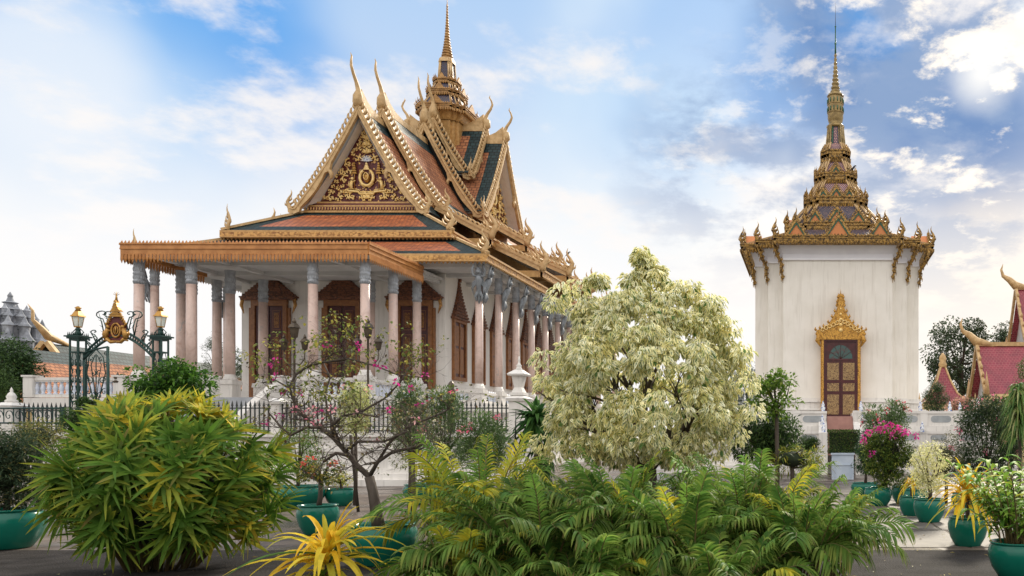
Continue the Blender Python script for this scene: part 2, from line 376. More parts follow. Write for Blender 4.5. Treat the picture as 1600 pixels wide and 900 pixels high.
        for m in s.mats: me.materials.append(MT[m])
        me.validate()
        if recalc:
            import bmesh
            bm = bmesh.new(); bm.from_mesh(me); bmesh.ops.recalc_face_normals(bm, faces=bm.faces); bm.to_mesh(me); bm.free()
        ob = bpy.data.objects.new(name, me); COL.objects.link(ob)
        if parent: ob.parent = parent; WL[ob.name] = tuple(o)
        else: ob.location = o; WL[ob.name] = tuple(o)
        return ob
WL = {}
def tag(o, label, cat, group=None, kind=None):
    if label: o['label'] = label
    if cat: o['category'] = cat
    if group: o['group'] = group
    if kind: o['kind'] = kind
    return o
def thing(name, label, cat, loc, group=None):
    o = bpy.data.objects.new(name, None); COL.objects.link(o); o.location = loc; WL[o.name] = tuple(loc)
    o.empty_display_size = .3
    return tag(o, label, cat, group)
def kids(o): return list(o.children)
def copy_part(ob, parent, off):
    c = ob.copy(); COL.objects.link(c); c.parent = parent; c.location = Vector(ob.location) + Vector(off)
    for k in kids(ob):
        d = k.copy(); COL.objects.link(d); d.parent = c
    return c
def copy_tree(o, loc, label=None):
    c = o.copy(); COL.objects.link(c); c.location = loc
    if label: c['label'] = label
    for k in kids(o): copy_part(k, c, (0, 0, 0))
    return c

class Fol:
    """many leaf blades in one mesh, with a colour per leaf"""
    def __init__(s): s.V = []; s.Fc = []; s.C = []; s.U = []; s.n = 0
    def blades(s, Pp, D, Nn, L, Wd, droop, col, segs=3, fold=.12, prof='leaf', tip=None):
        Pp = np.asarray(Pp, float); n = len(Pp)
        if n == 0: return
        D = np.asarray(D, float); D = D / (np.linalg.norm(D, axis=1, keepdims=True) + 1e-9)
        Nn = np.broadcast_to(np.asarray(Nn, float), (n, 3))
        S = np.cross(D, Nn); S = S / (np.linalg.norm(S, axis=1, keepdims=True) + 1e-9)
        U = np.cross(S, D)
        L = np.broadcast_to(L, (n,)); Wd = np.broadcast_to(Wd, (n,)); droop = np.broadcast_to(droop, (n,))
        col = np.broadcast_to(np.asarray(col, float), (n, 3))
        t = np.linspace(0, 1, segs + 1)
        if prof == 'leaf': w = np.sin(PI * (t ** .75)) ** .8; w[0] = .08; w[-1] = .02
        elif prof == 'strap': w = np.minimum(1, (t + .12) * 3.5) * (1 - t ** 3) ** .8 + .02
        else: w = np.where(t < .85, 1, .75)
        vs = np.zeros((n, segs + 1, 3, 3)); us = np.zeros((n, segs + 1, 3, 2))
        for i, tt in enumerate(t):
            c = Pp + D * (L * tt)[:, None]; c[:, 2] -= droop * L * tt ** 2
            c = c - D * (droop * L * .35 * tt ** 2)[:, None]
            hw = (Wd * w[i] * .5)[:, None]
            vs[:, i, 0] = c - S * hw + U * hw * fold * 2; vs[:, i, 1] = c; vs[:, i, 2] = c + S * hw + U * hw * fold * 2
            us[:, i, 0] = (0, tt); us[:, i, 1] = (.5, tt); us[:, i, 2] = (1, tt)
        base = np.arange(n)[:, None] * (segs + 1) * 3
        fl = []
        for i in range(segs):
            for k in (0, 1):
                a = i * 3 + k; fl.append([a, a + 1, a + 4, a + 3])
        fl = np.array(fl); fc = (base[:, :, None] + fl[None]).reshape(-1, 4) + s.n
        s.V.append(vs.reshape(-1, 3)); s.Fc.append(fc); s.U.append(us.reshape(-1, 2))
        cc = np.repeat(col[:, None, :], segs + 1, axis=1)
        if tip is not None:
            tp = np.broadcast_to(np.asarray(tip, float), (n, 3))[:, None, :]; k = (t ** 2.2)[None, :, None]; cc = cc * (1 - k) + tp * k
        s.C.append(np.repeat(cc.reshape(-1, 3), 3, axis=0)); s.n += n * (segs + 1) * 3
    def build(s, name, mt, parent=None):
        o = np.array(WL.get(parent.name, (0, 0, 0))) if parent else np.zeros(3)
        V = np.concatenate(s.V) - o; Fc = np.concatenate(s.Fc); C = np.concatenate(s.C); U = np.concatenate(s.U)
        me = bpy.data.meshes.new(name); me.vertices.add(len(V)); me.vertices.foreach_set('co', V.ravel().astype('f'))
        me.loops.add(Fc.size); me.loops.foreach_set('vertex_index', Fc.ravel().astype('i'))
        me.polygons.add(len(Fc)); me.polygons.foreach_set('loop_start', np.arange(0, Fc.size, 4, dtype='i'))
        me.polygons.foreach_set('use_smooth', np.ones(len(Fc), bool))
        me.update(calc_edges=True)
        at = me.color_attributes.new('Col', 'FLOAT_COLOR', 'POINT')
        at.data.foreach_set('color', np.concatenate([C, np.ones((len(C), 1))], 1).ravel().astype('f'))
        ul = me.uv_layers.new(name='UVMap'); ul.data.foreach_set('uv', U[Fc.ravel()].ravel().astype('f'))
        me.materials.append(MT[mt])
        ob = bpy.data.objects.new(name, me); COL.objects.link(ob)
        if parent: ob.parent = parent
        WL[ob.name] = tuple(o)
        return ob
def rdir(n, zmin=-1):
    d = NR.normal(size=(n * 3, 3)); d /= np.linalg.norm(d, axis=1, keepdims=True)
    d = d[d[:, 2] >= zmin]
    while len(d) < n:
        e = NR.normal(size=(n * 3, 3)); e /= np.linalg.norm(e, axis=1, keepdims=True); d = np.concatenate([d, e[e[:, 2] >= zmin]])
    return d[:n]
def pal(n, cols, wts=None, jit=.18):
    c = np.array(cols, float); i = NR.choice(len(c), n, p=None if wts is None else np.array(wts) / sum(wts))
    return c[i] * (1 + NR.uniform(-jit, jit, (n, 1)))

# ------------------------------------------------------------------ ground
def ground():
    mb = MB('dark_ground'); mb.add([(-900, -60, 0), (900, -60, 0), (900, 1500, 0), (-900, 1500, 0)], [(0, 1, 2, 3)], None); return mb
def m_pave():
    def f(nt, N, L, b, mp):
        def tex(sc, det, out=0):
            n = N.new('ShaderNodeTexNoise'); n.inputs['Scale'].default_value = sc; n.inputs['Detail'].default_value = det; L.new(mp.outputs[0], n.inputs['Vector']); return n.outputs[0]
        br = N.new('ShaderNodeTexBrick'); br.inputs['Scale'].default_value = 1; br.inputs['Brick Width'].default_value = 2.6; br.inputs['Row Height'].default_value = 1.7
        br.inputs['Mortar Size'].default_value = .018; br.inputs['Color1'].default_value = (.11, .09, .075, 1); br.inputs['Color2'].default_value = (.17, .14, .115, 1); br.inputs['Mortar'].default_value = (.05, .045, .04, 1)
        L.new(mp.outputs[0], br.inputs['Vector'])
        r = N.new('ShaderNodeValToRGB'); r.color_ramp.elements[0].position = .32; r.color_ramp.elements[1].position = .68
        r.color_ramp.elements[0].color = (.45, .44, .45, 1); r.color_ramp.elements[1].color = (1.15, 1.1, 1.08, 1); L.new(tex(.9, 8), r.inputs[0])
        mx = N.new('ShaderNodeMix'); mx.data_type = 'RGBA'; mx.blend_type = 'MULTIPLY'; mx.inputs[0].default_value = 1
        L.new(br.outputs['Color'], mx.inputs[6]); L.new(r.outputs[0], mx.inputs[7]); L.new(mx.outputs[2], b.inputs['Base Color'])
        rr = N.new('ShaderNodeMapRange'); L.new(tex(.55, 5), rr.inputs[0]); rr.inputs[1].default_value = .46; rr.inputs[2].default_value = .60
        rr.inputs[3].default_value = .25; rr.inputs[4].default_value = .75; L.new(rr.outputs[0], b.inputs['Roughness'])
        bm = N.new('ShaderNodeBump'); bm.inputs['Strength'].default_value = .25; bm.inputs['Distance'].default_value = .02
        L.new(tex(14, 6), bm.inputs['Height']); L.new(bm.outputs[0], b.inputs['Normal'])
    mat('pavement', (.3, .26, .22), .5, spec=.16, build=f)
    mat('slab', (.20, .178, .155), .6, spec=.12, col2=(.085, .075, .066), scale=1.2, bump=.15, bscale=9)
    mat('asphalt', (.045, .04, .038), .8, spec=.08, col2=(.025, .022, .02), scale=2.5, bump=.9, bscale=45)
    mat('dark_ground', (.16, .14, .11), .9, col2=(.10, .11, .06), scale=.3)
m_pave()
tag(ground().build('ground'), None, None, kind='structure')
mb = MB('pavement'); mb.add([(-45, 5, .004), (22, 5, .004), (22, 60, .004), (-45, 60, .004)], [(0, 1, 2, 3)]); tag(mb.build('courtyard_pavement'), None, None, kind='structure')
mb = MB('asphalt'); mb.add([(-20, 3, .008), (12, 3, .008), (12, 11.6, .008), (-20, 11.6, .008)], [(0, 1, 2, 3)]); tag(mb.build('path'), None, None, kind='structure')
mb = MB('slab')
random.seed(3)
for j in range(7):     # pale slabs beside the row of pots
    y = 11.9 + j * 2.3
    for i, x in enumerate((.95, 2.35)):
        mb.box(x + .02 - j * .07, x + 1.36 - j * .07, y, y + 2.2, .006, .012 + .003 * random.random())
tag(mb.build('slab_walk'), None, None, kind='structure')

# ------------------------------------------------------------------ pagoda
XC = -26.28; YC = 57.5
pag = thing('pagoda', 'large white pagoda with tiered orange tile roofs, tall gilded spire and pink marble columns', 'pagoda', (XC, YC, 0))

def flame(mb, fn, h, mt=None, n=5, side=1, thick=.5):
    """upright curling flame finial drawn in a plane: fn(a, z) -> point"""
    S = side
    main = [(0, 0, .17), (.02 * S, .12, .20), (-.07 * S, .28, .17), (-.12 * S, .44, .13), (-.05 * S, .60, .09), (.05 * S, .74, .07), (.08 * S, .86, .045), (.04 * S, 1.0, .008)]
    d = (Vector(fn(1, 0)) - Vector(fn(0, 0))).cross(Vector((0, 0, 1))).normalized()
    mb.tube([fn(a * h, z * h) for a, z, r in main], [r * h * .62 for a, z, r in main], n, mt, flat=(d, thick))
    for z0, a0, l in ((.16, .08, .26), (.32, .02, .25), (.48, -.04, .2)):
        mb.tube([fn(a0 * h * S, z0 * h), fn((a0 + l * .55) * h * S, (z0 + l * .35) * h), fn((a0 + l * .62) * h * S, (z0 + l * 1.0) * h)], [.07 * h, .055 * h, .006 * h], 4, mt, flat=(d, thick))
    mb.tube([fn(-.05 * h * S, .22 * h), fn(-.22 * h * S, .30 * h), fn(-.24 * h * S, .40 * h)], [.06 * h, .04 * h, .006 * h], 4, mt, flat=(d, thick))

def teeth_run(mb, p0, p1, z0, z1, pitch, mt, outv, down=.18, upb=.14, thick=.05):
    """moulded fascia with hanging lotus teeth below and leaf points above; outv is the outward unit vector"""
    p0 = Vector((*p0, 0)); p1 = Vector((*p1, 0)); d = (p1 - p0); ln = d.length; d.normalize(); o = Vector((*outv, 0)); h = z1 - z0
    def slab(za, zb, off):
        q = [p0 - o * .1, p1 - o * .1, p1 + o * off, p0 + o * off]
        mb.add([(*v.xy, za) for v in q] + [(*v.xy, zb) for v in q], [(0, 3, 2, 1), (4, 5, 6, 7), (0, 1, 5, 4), (1, 2, 6, 5), (2, 3, 7, 6), (3, 0, 4, 7)], mt)
    slab(z0 + h * .30, z0 + h * .62, .03); slab(z0 + h * .62, z0 + h * .70, .075); slab(z0 + h * .70, z0 + h * .90, .05); slab(z0 + h * .90, z1, .10)
    n = max(1, int(ln / pitch)); st = ln / n
    for i in range(n):
        c = p0 + d * (st * (i + .5)); a = st * .42
        def pt(u, z, w): v = c + d * u + o * w; return (v.x, v.y, z)
        ztop = z0 + h * .34
        mb.add([pt(-a, ztop, .03), pt(a, ztop, .03), pt(a, z0, .05), pt(0, z0 - down, .03), pt(-a, z0, .05), pt(0, ztop, .10), pt(0, z0, .10)],
               [(0, 5, 6, 4), (5, 1, 2, 6), (4, 6, 3), (6, 2, 3), (0, 4, 3, 2, 1)], mt)
        if upb:
            mb.add([pt(-a, z1, .06), pt(a, z1, .06), pt(a * .7, z1 + upb * .4, .05), pt(0, z1 + upb, .03), pt(-a * .7, z1 + upb * .4, .05), pt(0, z1, .11), pt(0, z1 + upb * .4, .09)],
                   [(0, 5, 6, 4), (5, 1, 2, 6), (4, 6, 3), (6, 2, 3), (0, 4, 3, 2, 1)], mt)

# terrace
def terrace_part(x0, x1, y0, y1, zt):
    mb = MB('white_stone')
    for e, za, zb in ((.55, 0, .45), (.42, .45, .6), (.30, .6, 1.35), (.40, 1.35, 1.5), (.16, 1.5, 2.0), (.08, 2.0, 3.0), (.18, 3.0, 3.12), (.28, 3.12, zt)):
        mb.box(x0 - e, x1 + e, y0 - e, y1 + e, za, zb)
    return mb.build('terrace', pag)
terrace_part(-36.0, -20.5, 37.05, 78, 3.55)
terrace_part(-20.45, -17.35, 42.1, 77.5, 3.547)

# columns
col_names = []
def column(x, y, zb, zt, r, ped=True):
    c = MB('marble')
    zs = zb + .38; zc = zt - 1.15
    c.lathe([(r * 1.02, zs), (r * 1.04, zs + 1.4), (r * .97, zc)], (x, y, 0), 20)
    o = c.build('column', pag)
    o.location = (x - XC, y - YC, 0)
    for v in o.data.vertices: v.co.x -= x - XC; v.co.y -= y - YC
    WL[o.name] = (x, y, 0)
    k = MB('capital_stone')
    h = zt - zc
    k.lathe([(r * .99, zc - .02), (r * .99, zc + h * .06), (r * 1.07, zc + h * .08), (r * 1.07, zc + h * .12), (r * .98, zc + h * .15), (r * 1.0, zc + h * .36), (r * 1.10, zc + h * .38), (r * 1.12, zc + h * .43), (r * 1.0, zc + h * .46), (r * 1.02, zc + h * .80), (r * 1.12, zc + h * .97), (r * 1.14, zt)], (x, y, 0), 20)
    for zz, hh in ((zc + h * .14, -.16), (zc + h * .18, .2), (zc + h * .5, .22)):
        for i in range(14):
            a = 2 * PI * i / 14; rr = r * 1.04
            pa = lambda aa, q, z: (x + q * cos(aa), y + q * sin(aa), z)
            k.add([pa(a - .19, rr, zz), pa(a + .19, rr, zz), pa(a, rr * 1.01, zz + hh), pa(a, rr * 1.13, zz + hh * .4)], [(0, 1, 3), (1, 2, 3), (2, 0, 3)])
    k.build('capital', o)
    b = MB('white_stone')
    b.box(x - r * 1.7, x + r * 1.7, y - r * 1.7, y + r * 1.7, zb, zb + .1)
    b.lathe([(r * 1.6, zb + .1), (r * 1.55, zb + .17), (r * 1.35, zb + .2), (r * 1.38, zb + .26), (r * 1.15, zb + .3), (r * 1.12, zs + .01)], (x, y, 0), 16)
    if ped:
        b.box(x - r * 1.5, x + r * 1.5, y - r * 1.5, y + r * 1.5, 3.6, zb - .12); b.box(x - r * 1.75, x + r * 1.75, y - r * 1.75, y + r * 1.75, zb - .12, zb - .002)
        b.box(x - r * 1.8, x + r * 1.8, y - r * 1.8, y + r * 1.8, 3.55, 3.72)
    b.build('column_base', o)
    return o
ZR = 4.5
c0 = column(XC - 5.3, 37.5, ZR, 10.08, .208)
for x, y in ((-2.85, 37.5), (2.85, 37.5), (5.3, 37.5), (-5.3, 40.0), (5.3, 40.0), (-2.85, 40.0),
             (-5.3, 42.4), (5.3, 42.4), (-2.85, 42.4), (2.85, 42.4)):
    copy_part(c0, pag, (x + 5.3, y - 37.5, 0))
c1 = column(XC + 8.6, 42.4, 4.2, 10.95, .195)
for i in range(1, 12): copy_part(c1, pag, (0, i * 2.62, 0))
for i in range(0, 12): copy_part(c1, pag, (-17.2, i * 2.62, 0))

# walls
WX0, WX1, WY0, WY1 = XC - 5.7, XC + 5.7, 44.8, 70.2
mb = MB('plaster'); mb.box(WX0, WX1, WY0, WY1, 3.55, 12.4)
mb.build('wall', pag)
mb = MB('white_stone'); mb.box(WX0 - .12, WX1 + .12, WY0 - .12, WY1 + .12, 3.552, 4.0); mb.box(WX0 - .06, WX1 + .06, WY0 - .06, WY1 + .06, 4.0, 4.35); mb.build('wall_plinth', pag)
# colonnade ceilings with beams
mb = MB('ceiling_paint')
mb.box(XC - 9.0, WX0 - .01, 42.0, 73, 10.96, 11.1); mb.box(WX1 + .01, XC + 9.0, 42.0, 73, 10.96, 11.1); mb.box(WX0 - .01, WX1 + .01, 42.0, WY0 - .01, 10.955, 11.1)
mb.box(XC + 8.42, XC + 8.78, 42.2, 73, 10.7, 10.96); mb.box(XC - 8.78, XC - 8.42, 42.2, 73, 10.7, 10.96); mb.box(XC - 8.42, XC + 8.42, 42.22, 42.58, 10.72, 10.955)
for i in range(11):
    y = 45.02 + i * 2.62; mb.box(WX1, XC + 8.42, y - .12, y + .12, 10.75, 10.958)
mb.build('colonnade_ceiling', pag)

# porch
px0, px1, py0, py1 = XC - 5.62, XC + 5.62, 37.0, 42.1
mb = MB('ceiling_paint'); mb.box(px0, px1, py0, 44.75, 10.52, 10.66)
for y in (37.5, 40.0, 42.4): mb.box(px0 + .1, px1 - .1, y - .15, y + .15, 10.32, 10.52)
for x in (-5.3, -2.85, 2.85, 5.3): mb.box(XC + x - .14, XC + x + .14, py0 + .1, 44.7, 10.34, 10.523)
mb.build('porch_ceiling', pag)
mb = MB('orange_gold')
teeth_run(mb, (px0 - .1, py0), (px1 + .1, py0), 9.98, 10.72, .165, None, (0, -1))
teeth_run(mb, (px1 + .1, py0), (px1 + .1, 42.15), 9.98, 10.72, .165, None, (1, 0))
teeth_run(mb, (px0 - .1, 42.15), (px0 - .1, py0), 9.98, 10.72, .165, None, (-1, 0))
mb.build('porch_fascia', pag)

# ---- tile patches with dark border
def patch(mb, bl, br, tr, tl, bw, field, border='green_tile', sides=(1, 1, 1, 1), thick=.1, arc=0.0, nv=1):
    bl, br, tr, tl = map(Vector, (bl, br, tr, tl))
    wb = (br - bl).length; wt = (tr - tl).length; h = ((tl - bl).length + (tr - br).length) / 2
    w = max(wb, .01)
    us = sorted(set([0, min(.49, bw / w) if sides[3] else 0, 1 - (min(.49, bw / w) if sides[1] else 0), 1]))
    vs = [0, min(.4, bw * .8 / h) if sides[0] else 0, 1 - (min(.4, bw * .8 / h) if sides[2] else 0), 1]
    if nv > 1: vs = vs + [i / nv for i in range(1, nv)]
    vs = sorted(set(vs))
    nrm = (br - bl).cross(tl - bl).normalized()
    if nrm.z < 0: nrm = -nrm
    def pt(u, v, lift=0.0):
        p = bl.lerp(br, u).lerp(tl.lerp(tr, u), v)
        return p - nrm * (arc * sin(PI * v)) + nrm * lift
    for i in range(len(us) - 1):
        for j in range(len(vs) - 1):
            u0, u1, v0, v1 = us[i], us[i + 1], vs[j], vs[j + 1]
            um = (u0 + u1) / 2; vm = (v0 + v1) / 2
            inb = (sides[3] and u0 == 0 and us[1] < .5 and um < us[1]) or (sides[1] and um > us[-2]) or (sides[0] and vm < bw * .8 / h) or (sides[2] and vm > 1 - bw * .8 / h)
            quv = [(u * w + v * .0, v * h) for u, v in ((u0, v0), (u1, v0), (u1, v1), (u0, v1))]
            mb.add([pt(u0, v0), pt(u1, v0), pt(u1, v1), pt(u0, v1)], [(0, 1, 2, 3)], border if inb else field, [quv])
    # underside
    for j in range(len(vs) - 1):
        mb.add([pt(0, vs[j], -thick), pt(1, vs[j], -thick), pt(1, vs[j + 1], -thick), pt(0, vs[j + 1], -thick)], [(3, 2, 1, 0)], 'ceiling_paint')
def fascia_plain(mb, p0, p1, zb, zt, outv, mt='eave_gold'):
    p0 = Vector((*p0, 0)); p1 = Vector((*p1, 0)); o = Vector((*outv, 0)); h = zt - zb
    def slab(za, zb_, off, m):
        q = [p0 - o * .15, p1 - o * .15, p1 + o * off, p0 + o * off]
        mb.add([(*v.xy, za) for v in q] + [(*v.xy, zb_) for v in q], [(0, 3, 2, 1), (4, 5, 6, 7), (0, 1, 5, 4), (1, 2, 6, 5), (2, 3, 7, 6), (3, 0, 4, 7)], m)
    slab(zb, zb + h * .14, .03, 'gold_paint'); slab(zb + h * .14, zb + h * .74, .0, mt); slab(zb + h * .74, zt, .07, 'gold_paint')
    d = (p1 - p0); ln = d.length; d.normalize(); n = int(ln / .22)
    for i in range(n):
        c = p0 + d * ((i + .5) * ln / n); a = .08
        def pt(u, z, w): v = c + d * u + o * w; return (v.x, v.y, z)
        mb.add([pt(-a, zb + .001, .02), pt(a, zb + .001, .02), pt(0, zb - .11, .01), pt(0, zb, .05)], [(0, 3, 2), (3, 1, 2), (0, 2, 1)], 'gold_paint')

# ---- skirts: mirror front/back and left/right of the centre
def skirts():
    for sy in (-1, 1):
        def Y(y): return YC + sy * (YC - y)
        for (he, ye, ze, hi_, yi, zi, nm) in ((9.38, 41.6, 11.3, 6.25, 44.75, 12.85, 'lower_roof'), (6.39, 44.2, 13.2, 3.15, 46.9, 15.0, 'upper_roof')):
            mb = MB('orange_tile', 'green_tile')
            patch(mb, (XC - he * sy, Y(ye), ze), (XC + he * sy, Y(ye), ze), (XC + hi_ * sy, Y(yi), zi), (XC - hi_ * sy, Y(yi), zi), 1.15, 'orange_tile')
            y2 = 49.7 if nm == 'lower_roof' else 48.95
            for sx in (-1, 1):
                a = [(XC + sx * he, Y(ye), ze), (XC + sx * he, Y(y2), ze), (XC + sx * hi_, Y(y2), zi), (XC + sx * hi_, Y(yi), zi)]
                if sx * sy > 0: a = [a[1], a[0], a[3], a[2]]
                patch(mb, *a, .9, 'orange_tile', sides=(1, 1, 0, 1))
            mb.build(nm, pag)
            mb = MB('eave_gold', 'gold_paint')
            fascia_plain(mb, (XC - he, Y(ye)), (XC + he, Y(ye)), ze - .42, ze - .02, (0, -sy))
            for sx in (-1, 1): fascia_plain(mb, (XC + sx * he, Y(ye - .0)), (XC + sx * he, Y(y2 + 1.2 if nm == 'lower_roof' else y2)), ze - .42, ze - .02, (sx, 0))
            mb.build('eave_fascia', pag)
            for sx in (-1, 1):
                mb = MB('pale_gold'); mb.bar((XC + sx * he, Y(ye), ze - .0), (XC + sx * hi_, Y(yi), zi + .02), .20, .13)
                mb.build('hip_ridge', pag)
            for sx in (-1, 1):
                mb = MB('pale_gold')
                flame(mb, lambda a, z, sx=sx: (XC + sx * (he - .25 + a * .85), Y(ye + .15 + a * .5), ze + .03 + z), 1.35 if nm == 'lower_roof' else 1.5, side=-sx)
                mb.build('flame_finial', pag)
        # stepped side sections
        for (nm, y0, y1, he, ze, hi_, zi) in (('lower_roof', 49.7, 54.7, 9.5, 12.25, 6.2, 13.85), ('lower_roof', 54.6, 57.5, 9.62, 12.95, 6.2, 14.5),
                                              ('upper_roof', 48.9, 54.4, 6.65, 14.05, 3.2, 15.9), ('upper_roof', 54.3, 57.5, 6.9, 14.95, 3.25, 17.0)):
            for sx in (-1, 1):
                mb = MB('orange_tile', 'green_tile')
                a = [(XC + sx * he, Y(y0), ze), (XC + sx * he, Y(y1), ze), (XC + sx * hi_, Y(y1), zi), (XC + sx * hi_, Y(y0), zi)]
                if sx * sy > 0: a = [a[1], a[0], a[3], a[2]]
                patch(mb, *a, .8, 'orange_tile', sides=(1, 0, 0, 0), thick=.14); mb.build(nm, pag)
                mb = MB('eave_gold', 'gold_paint')
                fascia_plain(mb, (XC + sx * he, Y(y0)), (XC + sx * he, Y(y1)), ze - .5, ze - .02, (sx, 0))
                mb.box(XC + sx * (he - .02), XC + sx * (hi_), Y(y0) , Y(y0 + .25), ze - .5, ze - .1, 'gold_paint')
                mb.build('eave_fascia', pag)
                # rake with crockets
                mb = MB('pale_gold'); yy = y0 - .08
                A = Vector((XC + sx * hi_, Y(yy), zi + .05)); B = Vector((XC + sx * (he + .05), Y(yy), ze + .05))
                mb.bar(A, B, .22, .16); mb.bar(A - Vector((0, 0, .28)), B - Vector((0, 0, .28)), .12, .3)
                n = 12
                for i in range(n):
                    q = A.lerp(B, (i + .4) / n) + Vector((0, 0, .12))
                    mb.tube([q, q + Vector((sx * .02, 0, .15)), q + Vector((-sx * .12, 0, .28)), q + Vector((-sx * .2, 0, .30))], [.085, .075, .05, .01], 5)
                mb.build('crocketed_rake', pag)
                mb = MB('pale_gold')
                flame(mb, lambda a, z: (B.x + a, B.y, B.z - .2 + z), 1.9, side=-sx, thick=.6)
                flame(mb, lambda a, z: (B.x - sx * .42 + a, B.y + .03, B.z + .05 + z), 1.3, side=-sx, thick=.6)
                mb.build('naga_finial', pag)
        # box walls between tiers
        mb = MB('gold_paint', 'eave_gold')
        for (h, y0, za, zb) in ((6.1, 44.85, 11.0, 13.1), (3.05, 46.95, 13.0, 15.05)):
            mb.box(XC - h, XC + h, Y(y0), YC, za, zb, 'gold_paint')
        mb.box(XC - 6.12, XC + 6.12, Y(49.8), YC + .01, 13.0, 13.8, 'gold_paint'); mb.box(XC - 6.14, XC + 6.14, Y(54.7), YC + .02, 13.7, 14.9, 'gold_paint')
        mb.box(XC - 3.1, XC + 3.1, Y(49.0), YC + .01, 15.0, 16.2, 'gold_paint'); mb.box(XC - 3.14, XC + 3.14, Y(54.4), YC + .02, 16.1, 17.3, 'gold_paint')
        mb.build('clerestory_band', pag)
skirts()

